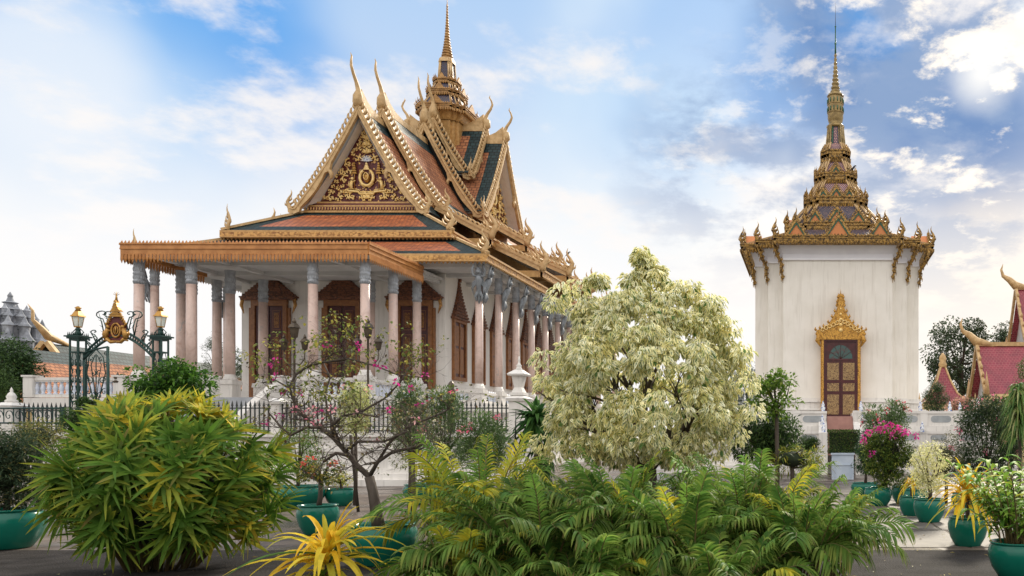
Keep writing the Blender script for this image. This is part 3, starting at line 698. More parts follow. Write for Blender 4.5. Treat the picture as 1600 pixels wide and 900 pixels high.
# ---- steep gabled roofs
def gsec(fr, b_in, b_out, zr, zb, half, field='brown_tile', ped=True, lower=1, fl=1.3, chofa=True, rak=True):
    """fr(a, b, z): a across, b outward along the ridge"""
    NV = 7
    def prof(t, off=0.0):
        c = .055 * sin(PI * t)
        return (half * t + .0 - off * .86 - 0 * c, zr - (zr - zb) * (t + c) - off * .5)
    bi, bo = b_in, b_out
    mb = MB(field, 'green_tile')
    L = bo - bi
    for s in (-1, 1):
        for i in range(NV):
            t0, t1 = i / NV, (i + 1) / NV
            (a0, z0), (a1, z1) = prof(t0), prof(t1)
            seg = math.hypot(a1 - a0, z1 - z0)
            for (x0, x1, m) in ((bi, bo - .95, field), (bo - .95, bo, 'green_tile')):
                mm = 'green_tile' if (i == 0 or i == NV - 1) else m
                uv = [(x0, -t1 * NV * seg), (x1, -t1 * NV * seg), (x1, -t0 * NV * seg), (x0, -t0 * NV * seg)]
                mb.add([fr(s * a1, x0, z1), fr(s * a1, x1, z1), fr(s * a0, x1, z0), fr(s * a0, x0, z0)], [(0, 1, 2, 3)], mm, [uv])
            # underside
            (c0, w0), (c1, w1) = prof(t0, .22), prof(t1, .22)
            mb.add([fr(s * max(c0, 0), bi, w0), fr(s * max(c0, 0), bo, w0), fr(s * c1, bo, w1), fr(s * c1, bi, w1)], [(0, 1, 2, 3)], 'ceiling_paint')
    mb.build('gable_roof', pag)
    # ridge with rising end
    mb = MB('pale_gold')
    rp = [(bi, zr), (bo - 2.2, zr), (bo - 1.3, zr + .14), (bo - .65, zr + .42), (bo - .1, zr + .85)]
    for (b0, z0), (b1, z1) in zip(rp[:-1], rp[1:]):
        vs = []
        for (b, z) in ((b0, z0), (b1, z1)):
            vs += [fr(-.13, b, zr - .22), fr(.13, b, zr - .22), fr(.10, b, z + .16), fr(-.10, b, z + .16)]
        mb.add(vs, [(0, 1, 2, 3), (7, 6, 5, 4), (0, 4, 5, 1), (1, 5, 6, 2), (2, 6, 7, 3), (3, 7, 4, 0)])
    mb.build('ridge', pag)
    if chofa:
        mb = MB('pale_gold')
        k = fl
        pts = [(bo + .0, zr - .15), (bo + .10, zr + .15), (bo + .08, zr + .55), (bo + .02, zr + .95 * k), (bo + .16, zr + 1.35 * k), (bo + .42, zr + 1.8 * k), (bo + .56, zr + 2.2 * k), (bo + .50, zr + 2.55 * k), (bo + .38, zr + 2.85 * k), (bo + .44, zr + 3.05 * k)]
        rr = [.10, .27, .26, .13, .10, .085, .075, .06, .045, .012]
        rr[3] = .14
        mb.tube([fr(-.03 - .22 * max(0, i - 3) / 6, b, z) for i, (b, z) in enumerate(pts)], rr, 8)
        mb.build('horn_finial', pag)
    if rak:
        for s in (-1, 1):
            mb = MB('pale_gold')
            N = 28; outer = []; inner = []
            for i in range(N + 1):
                t = i / N; a, z = prof(t)
                zz = z + .06
                # inner edge swells, hooks at mid height, then waves to the naga tail
                w = .27 if t < .5 else (.27 + .22 * math.exp(-((t - .56) / .025) ** 2) if t < .6 else .27 + .14 * sin((t - .6) / .4 * PI * 1.0))
                outer.append((a + .03, zz)); inner.append((a - w * .86, zz - w * .5))
            # tail curls outward at the bottom
            a, z = prof(1.0)
            outer += [(a + .15, z - .12), (a + .32, z - .16), (a + .50, z - .05)]
            inner += [(a - .15, z - .35), (a + .15, z - .47), (a + .48, z - .38)]
            for q in range(len(outer) - 1):
                o0, o1, i0, i1 = outer[q], outer[q + 1], inner[q], inner[q + 1]
                f = lambda p, b: fr(s * max(p[0], 0.0), b, p[1])
                B0, B1 = bo - .04, bo + .16
                vs = [f(o0, B0), f(o1, B0), f(i1, B0), f(i0, B0), f(o0, B1), f(o1, B1), f(i1, B1), f(i0, B1)]
                mb.add(vs, [(0, 3, 2, 1), (4, 5, 6, 7), (0, 1, 5, 4), (2, 3, 7, 6)])
                if q == len(outer) - 2: mb.add(vs, [(1, 2, 6, 5)])
                if .54 < q / N < .58:  # hook
                    c = ((i0[0] - .06), i0[1] - .05)
                    mb.tube([fr(s * (c[0] + .1), bo + .06, c[1] + .1), fr(s * c[0], bo + .06, c[1] - .08), fr(s * (c[0] - .02), bo + .06, c[1] - .3), fr(s * (c[0] + .09), bo + .06, c[1] - .42)], [.12, .12, .08, .01], 6)
            # raised fillet
            mb.tube([fr(s * max(p[0] - .1, 0), bo + .16, p[1] - .06) for p in outer], .045, 4)
            # crockets
            m = int(math.hypot(half, zr - zb) / .30)
            for i in range(1, m + 1):
                t = (i - .3) / m; a, z = prof(t); a += .05; z += .08
                mb.tube([fr(s * a, bo + .06, z - .05), fr(s * (a + .13), bo + .06, z + .10), fr(s * (a + .12), bo + .06, z + .26), fr(s * (a + .05), bo + .06, z + .36)], [.095, .085, .055, .01], 5)
            mb.build('bargeboard', pag)
            mb = MB('pale_gold')
            a, z = prof(1.0)
            flame(mb, lambda u, v: fr(s * (a + .42 + u), bo + .06, z - .28 + v), 1.25, side=-1, thick=.6)
            mb.build('naga_finial', pag)
    if ped:
        # recessed pediment with carved scrolls, white reveal in front of it
        pb = bo - .85; hz = zb + .48; ap = zr - .62; hb = half * .79
        mb = MB('maroon_panel', 'plaster', 'gold_paint', 'carved_panel')
        mb.add([fr(-hb, pb, hz), fr(hb, pb, hz), fr(0, pb, ap)], [(0, 1, 2)], 'carved_panel')
        mb.add([fr(-half * .96, pb + .02, zb - .1), fr(half * .96, pb + .02, zb - .1), fr(hb, pb + .02, hz), fr(-hb, pb + .02, hz)], [(0, 1, 2, 3)], 'maroon_panel')
        for s in (-1, 1):
            NN = 10
            for i in range(NN):
                t0, t1 = i / NN, (i + 1) / NN
                q = []
                for t in (t0, t1):
                    a, z = prof(min(.93, t)); q.append(((a - .30) if t > 0 else 0, z - .25))
                e0 = (hb * t0, ap + (hz - ap) * t0); e1 = (hb * t1, ap + (hz - ap) * t1)
                mb.add([fr(s * max(q[0][0], 0), bo - .03, q[0][1]), fr(s * max(q[1][0], 0), bo - .03, q[1][1]), fr(s * e1[0], pb, e1[1]), fr(s * e0[0], pb, e0[1])], [(0, 1, 2, 3)], 'plaster')
        for k, (o_, za, zb_, m_) in enumerate(((.12, zb - .28, zb - .16, 'gold_paint'), (.04, zb - .16, zb + .10, 'maroon_panel'), (.12, zb + .10, zb + .2, 'gold_paint'), (.0, zb + .2, zb + .36, 'maroon_panel'), (.07, zb + .36, zb + .46, 'gold_paint'))):
            hh = half * .97 - k * .05
            vs = [fr(x, b, z) for z in (za, zb_) for (x, b) in ((-hh, pb - .05), (hh, pb - .05), (hh, pb + .5 + o_ - k * .08), (-hh, pb + .5 + o_ - k * .08))]
            mb.add(vs, [(0, 3, 2, 1), (4, 5, 6, 7), (0, 1, 5, 4), (1, 2, 6, 5), (2, 3, 7, 6), (3, 0, 4, 7)], m_)
        for i in range(40):
            x = -half * .95 + (i + .5) * half * 1.9 / 40
            mb.tube([fr(x, pb + .62, zb - .17), fr(x, pb + .6, zb + .02)], [.045, .045], 4, 'gold_paint')
        o = mb.build('pediment', pag)
        orn = MB('bright_gilt', 'porcelain', 'brass'); rnd = random.Random(int(zr * 10))
        def spiral(a, z, r, s, d0, mirror=True):
            for mm in ((1, -1) if mirror else (1,)):
                pts = []; rad = []
                for k in range(14):
                    u = k / 13; ang = d0 + s * u * 5.2; q = r * (1 - .80 * u)
                    pts.append(fr(mm * (a + q * cos(ang)), pb + .05, z + q * sin(ang))); rad.append((.062 - .018 * u) * (r / .3) ** .5)
                orn.tube(pts, rad, 4)
                orn.ball(fr(mm * (a + r * .1), pb + .06, z), .06 * (r / .3), n=5)
                for k in (2, 5, 8):
                    u = k / 13; ang = d0 + s * u * 5.2; q = r * (1 - .8 * u)
                    p0 = (a + q * cos(ang), z + q * sin(ang)); e = 1.55
                    p1 = (a + q * e * cos(ang + s * .35), z + q * e * sin(ang + s * .35)); p2 = (a + q * 1.5 * cos(ang + s * .75), z + q * 1.5 * sin(ang + s * .75))
                    orn.tube([fr(mm * p[0], pb + .05, p[1]) for p in (p0, p1, p2)], [.05, .05, .008], 4)
        done = []
        H = ap - hz
        for tries in range(6000):
            z = hz + rnd.random() * H; lim = hb * (1 - (z - hz) / H); a = rnd.random() * lim
            r = rnd.choice((.30, .26, .21, .17, .13, .11)) * (1 if half > 3 else .8)
            if (lim - a) * .87 < r * 1.05 or z - hz < r * 1.05 or a < r * 1.0: continue
            if half > 3 and a < 1.05 and hz + .55 < z < hz + 2.5 and (a + r < 9): 
                if a - r * .8 < .95: continue
            if any((a - b) ** 2 + (z - c) ** 2 < ((r + q) * 1.02) ** 2 for b, c, q in done): continue
            done.append((a, z, r)); spiral(a, z, r, rnd.choice((-1, 1)), rnd.random() * 6.28)
        # centre axis leaves
        for z in [hz + .22] + ([hz + 2.9, hz + 3.35, hz + 3.75] if half > 3 else [hz + .9, hz + 1.6, hz + 2.2]):
            for ang in (-70, -40, 0, 40, 70):
                l = .34; orn.tube([fr(0, pb + .05, z), fr(l * .6 * sin(R(ang)), pb + .09, z + l * .6 * cos(R(ang))), fr(l * sin(R(ang * 1.2)), pb + .04, z + l * cos(R(ang * 1.2)))], [.05, .075, .01], 4)
        if half > 3:   # royal arms: oval in a wreath between two tiered parasols with lions, on a ribbon, rayed crown over it
            cz = hz + 1.45
            orn.tube([fr(.40 * sin(R(a_)), pb + .08, cz + .48 * -cos(R(a_))) for a_ in range(-150, 151, 20)], .085, 6)
            orn.ball(fr(0, pb + .02, cz - .02), .2, 'brass', 8, 1.4)
            orn.tube([fr(.14 * sin(R(a_)), pb + .17, cz + .05 - .2 * cos(R(a_))) for a_ in range(0, 361, 30)], .03, 4)
            for k, (w, zz) in enumerate(((.20, .46), (.15, .56), (.10, .66), (.06, .78))): orn.prism([(-w, cz + zz), (w, cz + zz), (w * .6, cz + zz + .09), (-w * .6, cz + zz + .09)], lambda a, z, t: fr(a, pb + t, z), .02, .12)
            for a_ in range(-80, 81, 20):   # rays
                orn.tube([fr(0, pb + .08, cz + .95), fr(.34 * sin(R(a_)), pb + .08, cz + .95 + .34 * cos(R(a_)))], [.02, .035], 4, 'porcelain')
            for s in (-1, 1):
                x = s * .72
                orn.tube([fr(x, pb + .07, hz + .75), fr(x, pb + .07, cz + .9)], .03, 4, 'brass')
                for k in range(5):
                    w = .17 - k * .028; zz = cz + .22 + k * .14
                    orn.prism([(x - w, zz), (x + w, zz), (x + w * .55, zz + .1), (x - w * .55, zz + .1)], lambda a, z, t: fr(a, pb + t, z), .02, .13, 'brass')
                # lion beside the staff, rearing
                orn.tube([fr(x + s * .16, pb + .08, hz + .78), fr(x + s * .20, pb + .1, hz + 1.0), fr(x + s * .12, pb + .1, hz + 1.25)], [.07, .10, .09], 6)
                orn.ball(fr(x + s * .1, pb + .12, hz + 1.38), .09, n=6)
                orn.tube([fr(x + s * .1, pb + .1, hz + 1.2), fr(x - s * .08, pb + .12, hz + 1.26)], [.045, .03], 4)
                orn.tube([fr(x + s * .2, pb + .08, hz + .8), fr(x + s * .36, pb + .06, hz + 1.0), fr(x + s * .32, pb + .06, hz + 1.25)], [.03, .03, .02], 4)
                orn.tube([fr(s * .1, pb + .07, hz + .85), fr(s * .42, pb + .07, hz + 1.1)], [.03, .02], 4)
            rb = [(-1.15, hz + .78), (-1.1, hz + .66), (-.5, hz + .62), (-.42, hz + .5), (.42, hz + .5), (.5, hz + .62), (1.1, hz + .66), (1.15, hz + .78)]
            orn.tube([fr(a, pb + .08, z) for a, z in rb], .07, 5); orn.tube([fr(a * .94, pb + .06, z + .13) for a, z in rb[1:-1]], .035, 4)
        orn.build('gilded_relief', o)
def fN(a, b, z): return (XC + a, YC - b, z)
def fS(a, b, z): return (XC - a, YC + b, z)
def fE(a, b, z): return (XC + b, YC + a, z)
def fW(a, b, z): return (XC - b, YC - a, z)
for fr in (fN, fS):
    gsec(fr, 8.3, 11.15, 20.97, 15.15, 3.55, fl=.95)
    gsec(fr, 3.1, 8.6, 21.9, 16.05, 3.5, ped=False, fl=.93)
    gsec(fr, 0.0, 3.3, 23.15, 17.1, 3.5, ped=False, fl=.95)
    gsec(fr, 0.0, 2.0, 24.0, 20.1, 2.25, ped=False, fl=.95)
for fr in (fE, fW):
    gsec(fr, 0.0, 4.15, 23.1, 17.1, 3.45, fl=.75)
    gsec(fr, 0.0, 2.75, 24.0, 20.1, 2.25, ped=False, fl=.75)
# dark infill between successive gables (end walls of the upper sections)
for fr in (fN, fS):
    for b, zr, zb, h in ((8.35, 21.6, 16.1, 3.2), (3.05, 22.8, 17.2, 3.2), (1.75, 23.7, 20.2, 2.0)):
        mb = MB('green_tile'); mb.add([fr(-h, b, zb), fr(h, b, zb), fr(0, b, zr)], [(0, 1, 2)]); mb.build('gable_infill', pag)

# ---- redented plans
def redent(h, k1=.62, k2=.82):
    q = [(h, k1 * h), (k2 * h, k1 * h + .0), (k2 * h, k2 * h), (k1 * h, k2 * h), (k1 * h, h)]
    out = []
    for r in range(4):
        for (x, y) in q:
            for _ in range(r): x, y = -y, x
            out.append((x, y))
    return out
def shift(poly, cx, cy): return [(x + cx, y + cy) for x, y in poly]
def fascia_loop(mb, poly, z0, z1, pitch, mt, down=.12, upb=.12):
    n = len(poly)
    for i in range(n):
        a = Vector(poly[i]); b = Vector(poly[(i + 1) % n]); d = b - a
        if d.length < .05: continue
        o = Vector((d.y, -d.x)).normalized()
        e = d.normalized() * .03
        teeth_run(mb, a - e, b + e, z0, z1, min(pitch, d.length), mt, (o.x, o.y), down, upb)
def convex(poly):
    n = len(poly); r = []
    for i in range(n):
        a, b, c = Vector(poly[i - 1]), Vector(poly[i]), Vector(poly[(i + 1) % n])
        u, v = b - a, c - b
        if u.x * v.y - u.y * v.x > 0: r.append((b, (u.normalized() - v.normalized()).normalized()))
    return r

# ---- pagoda spire
def pagoda_spire():
    cx, cy = XC, YC
    root = MB('gold_paint')
    root.loop(shift(redent(1.2), cx, cy), 22.0, shift(redent(1.15), cx, cy), 24.4)
    root.loop(shift(redent(1.25), cx, cy), 24.2, shift(redent(1.5), cx, cy), 24.75, cap=True)
    sp = root.build('spire', pag)
    def roof(h0, z0, h1, z1, m='navy_tile'):
        mb = MB(m); mb.loop(shift(redent(h0), cx, cy), z0, shift(redent(h1), cx, cy), z1, cap=True); mb.build('spire_roof', sp)
        mb = MB('pale_gold')
        for (a, d), (b, e) in zip(convex(shift(redent(h0), cx, cy)), convex(shift(redent(h1), cx, cy))): mb.bar((a.x, a.y, z0), (b.x, b.y, z1), .07, .05)
        mb.build('spire_rib', sp)
    def fas(h, z0, z1, fl):
        pl = shift(redent(h), cx, cy)
        mb = MB('spire_gold'); mb.loop(pl, z0, pl, z1); mb.add([(a, b, z0 + .01) for a, b in pl], [tuple(range(20))]); mb.add([(a, b, z1 - .01) for a, b in pl], [tuple(range(20))])
        fascia_loop(mb, pl, z0, z1, .16, None, .1, .12)
        for s in range(4):
            ax = Vector((cos(s * PI / 2), sin(s * PI / 2))); tx = Vector((-ax.y, ax.x))
            c = Vector((cx, cy)) + ax * (h + .02)
            w = h * .33; hh = fl * .95
            f = lambda a, z, t: ((c + tx * a + ax * t).x, (c + tx * a + ax * t).y, z)
            mb.prism([(-w, z1 - .05), (w, z1 - .05), (w * .55, z1 + hh * .45), (0, z1 + hh), (-w * .55, z1 + hh * .45)], f, 0, .1)
        mb.build('spire_cornice', sp)
        mb = MB('spire_gold')
        for p, d in convex(pl): flame(mb, lambda a, z: (p.x + d.x * a, p.y + d.y * a, z1 - .04 + z), fl, n=4, side=1, thick=.7)
        mb.build('spire_finials', sp)
    fas(1.70, 24.7, 25.15, .6); roof(1.55, 25.1, 1.0, 26.1)
    fas(1.12, 26.0, 26.4, .5); roof(1.0, 26.35, .66, 27.1)
    fas(.76, 27.0, 27.3, .4)
    m = MB('navy_tile'); m.loop(shift(redent(.50), cx, cy), 27.2, shift(redent(.40), cx, cy), 28.75, cap=True); m.build('spire_shaft', sp)
    m = MB('pale_gold')
    for (a, d), (b, e) in zip(convex(shift(redent(.52), cx, cy)), convex(shift(redent(.42), cx, cy))): m.tube([(a.x, a.y, 27.2), (b.x, b.y, 28.75)], .05, 5)
    m.loop(shift(redent(.50), cx, cy), 28.65, shift(redent(.44), cx, cy), 28.95, cap=True); m.build('spire_rib', sp)
    m = MB('spire_gold')
    pr = [(.44, 28.9)]
    z = 28.95; r = .42
    for i in range(20):
        dz = .20; pr += [(r, z), (r * 1.03, z + dz * .35), (r * .78, z + dz * .5), (r * .76, z + dz * .95)]; z += dz
        r *= .90
    pr += [(r * .5, z), (r * .3, z + .5), (.004, z + 1.15)]
    m.lathe(pr, (cx, cy, 0), 14); m.build('ringed_finial', sp)
pagoda_spire()

# ---- doors of the pagoda front and windows of its side
def pdoor(x):
    y = WY0 - .14
    d = MB('frame_orange')
    for s in (-1, 1): d.box(x + s * 1.0, x + s * .78, y - .08, y + .1, 3.6, 9.1); d.box(x + s * 1.14, x + s * 1.0, y - .02, y + .1, 3.6, 9.0)
    d.box(x - 1.0, x + 1.0, y - .08, y + .1, 9.1, 9.42)
    o = d.build('door', pag)
    c = MB('brown_carving')
    w = 1.45; z = 9.42
    c.box(x - 1.5, x + 1.5, y - .22, y + .1, z, z + .12)
    for i in range(9):
        w1 = 1.28 * (1 - i / 9) ** 1.15 + .30; c.box(x - w1, x + w1, y - .2 + i * .012, y + .1, z + .12 + i * .125, z + .12 + i * .125 + .085); c.box(x - w1 * .93, x + w1 * .93, y - .13 + i * .012, y + .1, z + .2 + i * .125, z + .252 + i * .125)
    for s in (-1, 1):
        c.tube([(x + s * 1.42, y - .1, z + .1), (x + s * 1.5, y - .1, z - .3), (x + s * 1.36, y - .1, z - .75)], [.1, .09, .02], 5, 'eave_gold')
    c.build('door_pediment', o)
    for s in (-1, 1):
        l = MB('red_lacquer', 'door_gilt', 'bright_gilt')
        x0, x1 = sorted((x + s * .03, x + s * .775)); l.box(x0, x1, y + .0, y + .06, 3.62, 9.08, 'red_lacquer')
        for z0, z1 in ((7.75, 8.85), (4.9, 7.5), (3.75, 4.7)):
            l.box(x0 + .16, x1 - .14, y - .03, y + .0, z0, z1, 'frame_orange'); l.box(x0 + .18, x1 - .16, y - .035, y - .028, z0 + .03, z1 - .03, 'red_lacquer'); l.box(x0 + .24, x1 - .22, y - .05, y - .033, z0 + .13, z1 - .13, 'door_gilt')
        l.build('door_leaf', o)
    return o
for x in (-4.05, 0, 4.05): pdoor(XC + x)
def pwindow(y):
    x = WX1; f = MB('frame_orange')
    h = .68
    f.box(x, x + .16, y - h - .17, y - h, 5.25, 8.55); f.box(x, x + .16, y + h, y + h + .17, 5.25, 8.55)
    f.box(x, x + .16, y - h - .17, y + h + .17, 5.05, 5.25); f.box(x, x + .16, y - h, y + h, 8.4, 8.552)
    o = f.build('window', pag)
    l = MB('red_lacquer', 'frame_orange')
    l.box(x - .01, x + .06, y - h, y + h, 5.25, 8.4, 'red_lacquer')
    for s in (-1, 1):
        for z0, z1 in ((5.45, 6.9), (7.05, 8.2)): l.box(x + .06, x + .09, y + s * .12, y + s * .52, z0, z1, 'frame_orange')
    l.box(x + .06, x + .11, y - .04, y + .04, 5.25, 8.4, 'frame_orange'); l.build('shutter', o)
    c = MB('brown_carving')
    z = 8.55; n = 13
    for i in range(n):
        w1 = .92 * (1 - i / n) ** 1.5 + .06; c.box(x - .01, x + .26 - i * .012, y - w1, y + w1, z + i * .17, z + i * .17 + .12); c.box(x - .01, x + .18 - i * .01, y - w1 * .9, y + w1 * .9, z + .12 + i * .17, z + i * .17 + .172)
    c.lathe([(.09, z + n * .17), (.10, z + n * .17 + .2), (.04, z + n * .17 + .5), (.05, z + n * .17 + .6), (.004, z + n * .17 + 1.2)], (x + .1, y, 0), 8)
    c.build('window_pediment', o)
    return o
w0 = pwindow(46.45)
for i in range(1, 9): copy_part(w0, pag, (0, i * 2.68, 0))

# ---- winged bracket figures at the heads of the outer columns
def garuda(x, y, d, z=9.15):
    """d: outward direction (x, y)"""
    d = Vector((*d, 0)).normalized(); t = Vector((-d.y, d.x, 0)); m = MB('grey_stone'); B = Vector((x, y, z)) + d * .26
    q = lambda a, b, c: B + t * (a * .85) + d * (b * .8 - .05) + Vector((0, 0, c * .95))
    m.tube([q(0, -.05, -.35), q(0, .02, -.1), q(0, .10, .25), q(0, .2, .6), q(0, .34, .95), q(0, .42, 1.15)], [.03, .09, .12, .13, .17, .10], 8)
    m.ball(q(0, .52, 1.34), .14, n=8); m.tube([q(0, .6, 1.33), q(0, .72, 1.28)], [.05, .01], 5); m.lathe([(.12, 0), (.08, .1), (.01, .22)], q(0, .5, 1.42), 8)
    for s in (-1, 1):
        m.tube([q(s * .1, .38, 1.1), q(s * .32, .42, 1.15), q(s * .36, .5, 1.45), q(s * .26, .55, 1.75)], [.08, .07, .055, .05], 6)
        m.tube([q(s * .05, .12, .3), q(s * .2, .2, .0), q(s * .12, .1, -.25)], [.10, .07, .04], 6)
        for k in range(3): m.tube([q(s * .12, .25, .95 - k * .1), q(s * (.34 + .02 * k), .15, .75 - k * .15), q(s * (.38 - .05 * k), .05, .35 - k * .15)], [.05, .05, .01], 5)
    return m.build('bracket_figure', pag)
g = garuda(XC + 8.6, 42.4, (.35, -1))
g1 = garuda(XC + 8.6, 42.4, (1, .15))
for i in range(1, 8): copy_part(g1, pag, (0, i * 2.62, 0))
g2 = garuda(XC - 8.6, 42.4, (-1, -.2))
for i in (1, 2, 3): copy_part(g2, pag, (0, i * 2.62, 0))

# ------------------------------------------------------------------ terrace balustrades
def balustrade(p, q, z, label, n, h=.92, mt='blue_white', pil=(True, True)):
    p = Vector(p); q = Vector(q); d = (q - p); L = d.length; d.normalize(); nn = Vector((-d.y, d.x))
    o = thing('stone_balustrade', label, 'balustrade', (p.x, p.y, z), 'white balustrades round the pagoda terrace')
    m = MB('white_stone')
    def bx(a, b, w, za, zb):
        c = [p + d * a - nn * w, p + d * b - nn * w, p + d * b + nn * w, p + d * a + nn * w]
        m.add([(*v, za) for v in c] + [(*v, zb) for v in c], [(0, 3, 2, 1), (4, 5, 6, 7), (0, 1, 5, 4), (1, 2, 6, 5), (2, 3, 7, 6), (3, 0, 4, 7)])
    bx(0, L, .13, z + h - .14, z + h); bx(0, L, .10, z + h - .2, z + h - .14); m.build('handrail', o)
    m = MB('white_stone'); bx(0, L, .12, z, z + .14); m.build('plinth', o)
    for k, a in enumerate((0, L)):
        m = MB('white_stone')
        if pil[k]: bx(a - .22, a + .22, .22, z, z + h + .02); bx(a - .27, a + .27, .27, z + h + .02, z + h + .1); m.build('end_post', o)
    b0 = None
    for i in range(n):
        c = p + d * (L * (i + .8) / (n + .6))
        if b0 is None:
            m = MB(mt); m.lathe([(.09, 0), (.09, .05), (.05, .08), (.085, .2), (.10, .28), (.07, .42), (.045, .5), (.07, .54), (.08, h - .34)], (0, 0, 0), 8)
            b0 = m.build('baluster', o); b0.location = (c.x - p.x, c.y - p.y, .14)
            for v in b0.data.vertices: v.co += Vector((p.x, p.y, z))
            c0_ = c
        else: copy_part(b0, o, (c.x - c0_.x, c.y - c0_.y, 0))
    return o
balustrade((-36.1, 37.0), (-31.95, 37.0), 3.58, 'white balustrade with urn balusters seen through the open iron gate', 14)
balustrade((-31.1, 37.1), (-29.4, 37.1), 3.58, 'short white balustrade between the two leftmost porch columns', 5, pil=(False, False))
balustrade((-29.0, 37.12), (-27.9, 37.12), 3.58, 'stub of white balustrade left of the porch steps', 3, pil=(False, True))
balustrade((-24.7, 37.12), (-23.8, 37.12), 3.58, 'stub of white balustrade right of the porch steps', 3, pil=(True, False))
balustrade((-23.0, 37.1), (-21.3, 37.1), 3.58, 'white balustrade between the two right-hand front porch columns', 5, pil=(False, False))
balustrade((-20.95, 37.9), (-20.95, 42.0), 3.58, 'white balustrade running back along the right flank of the porch', 13, pil=(False, False))
balustrade((-20.5, 42.35), (-18.1, 42.35), 3.58, 'white balustrade behind the oleanders, beside the winged corner column', 8, h=.7, pil=(False, False))
balustrade((-17.68, 42.9), (-17.68, 44.6), 3.58, 'white balustrade between the first two side columns', 6, h=.6, pil=(False, False))
balustrade((-17.68, 45.5), (-17.68, 47.2), 3.58, 'white balustrade between the second and third side columns', 6, h=.6, pil=(False, False))
balustrade((-17.68, 48.1), (-17.68, 49.8), 3.58, 'white balustrade between the third and fourth side columns', 6, h=.6, pil=(False, False))

# porch steps
st = thing('staircase', 'grey stone steps climbing to the pagoda porch behind the iron fence', 'stairs', (XC, 34.5, 0))
m = MB('step_stone')
for i in range(18): m.box(XC - 1.75, XC + 1.75, 36.45 - (18 - i) * .29, 36.46, i * .197, (i + 1) * .197)
m.build('steps', st)
for s in (-1, 1):
    m = MB('white_stone')
    m.prism([(31.0, 0), (36.44, 0), (36.44, 4.1), (36.0, 4.1), (31.0, .75)], lambda a, z, t: (XC + s * 1.95 + t, a, z), -.18, .18); m.build('side_wall', st)
    m = MB('white_stone'); m.box(XC + s * 1.95 - .3, XC + s * 1.95 + .3, 30.5, 31.1, 0, 1.5); m.frus(XC + s * 1.95, 30.8, 1.5, 1.7, .36, .36, .3, .3); m.ball((XC + s * 1.95, 30.8, 1.9), .2); m.build('newel_post', st)

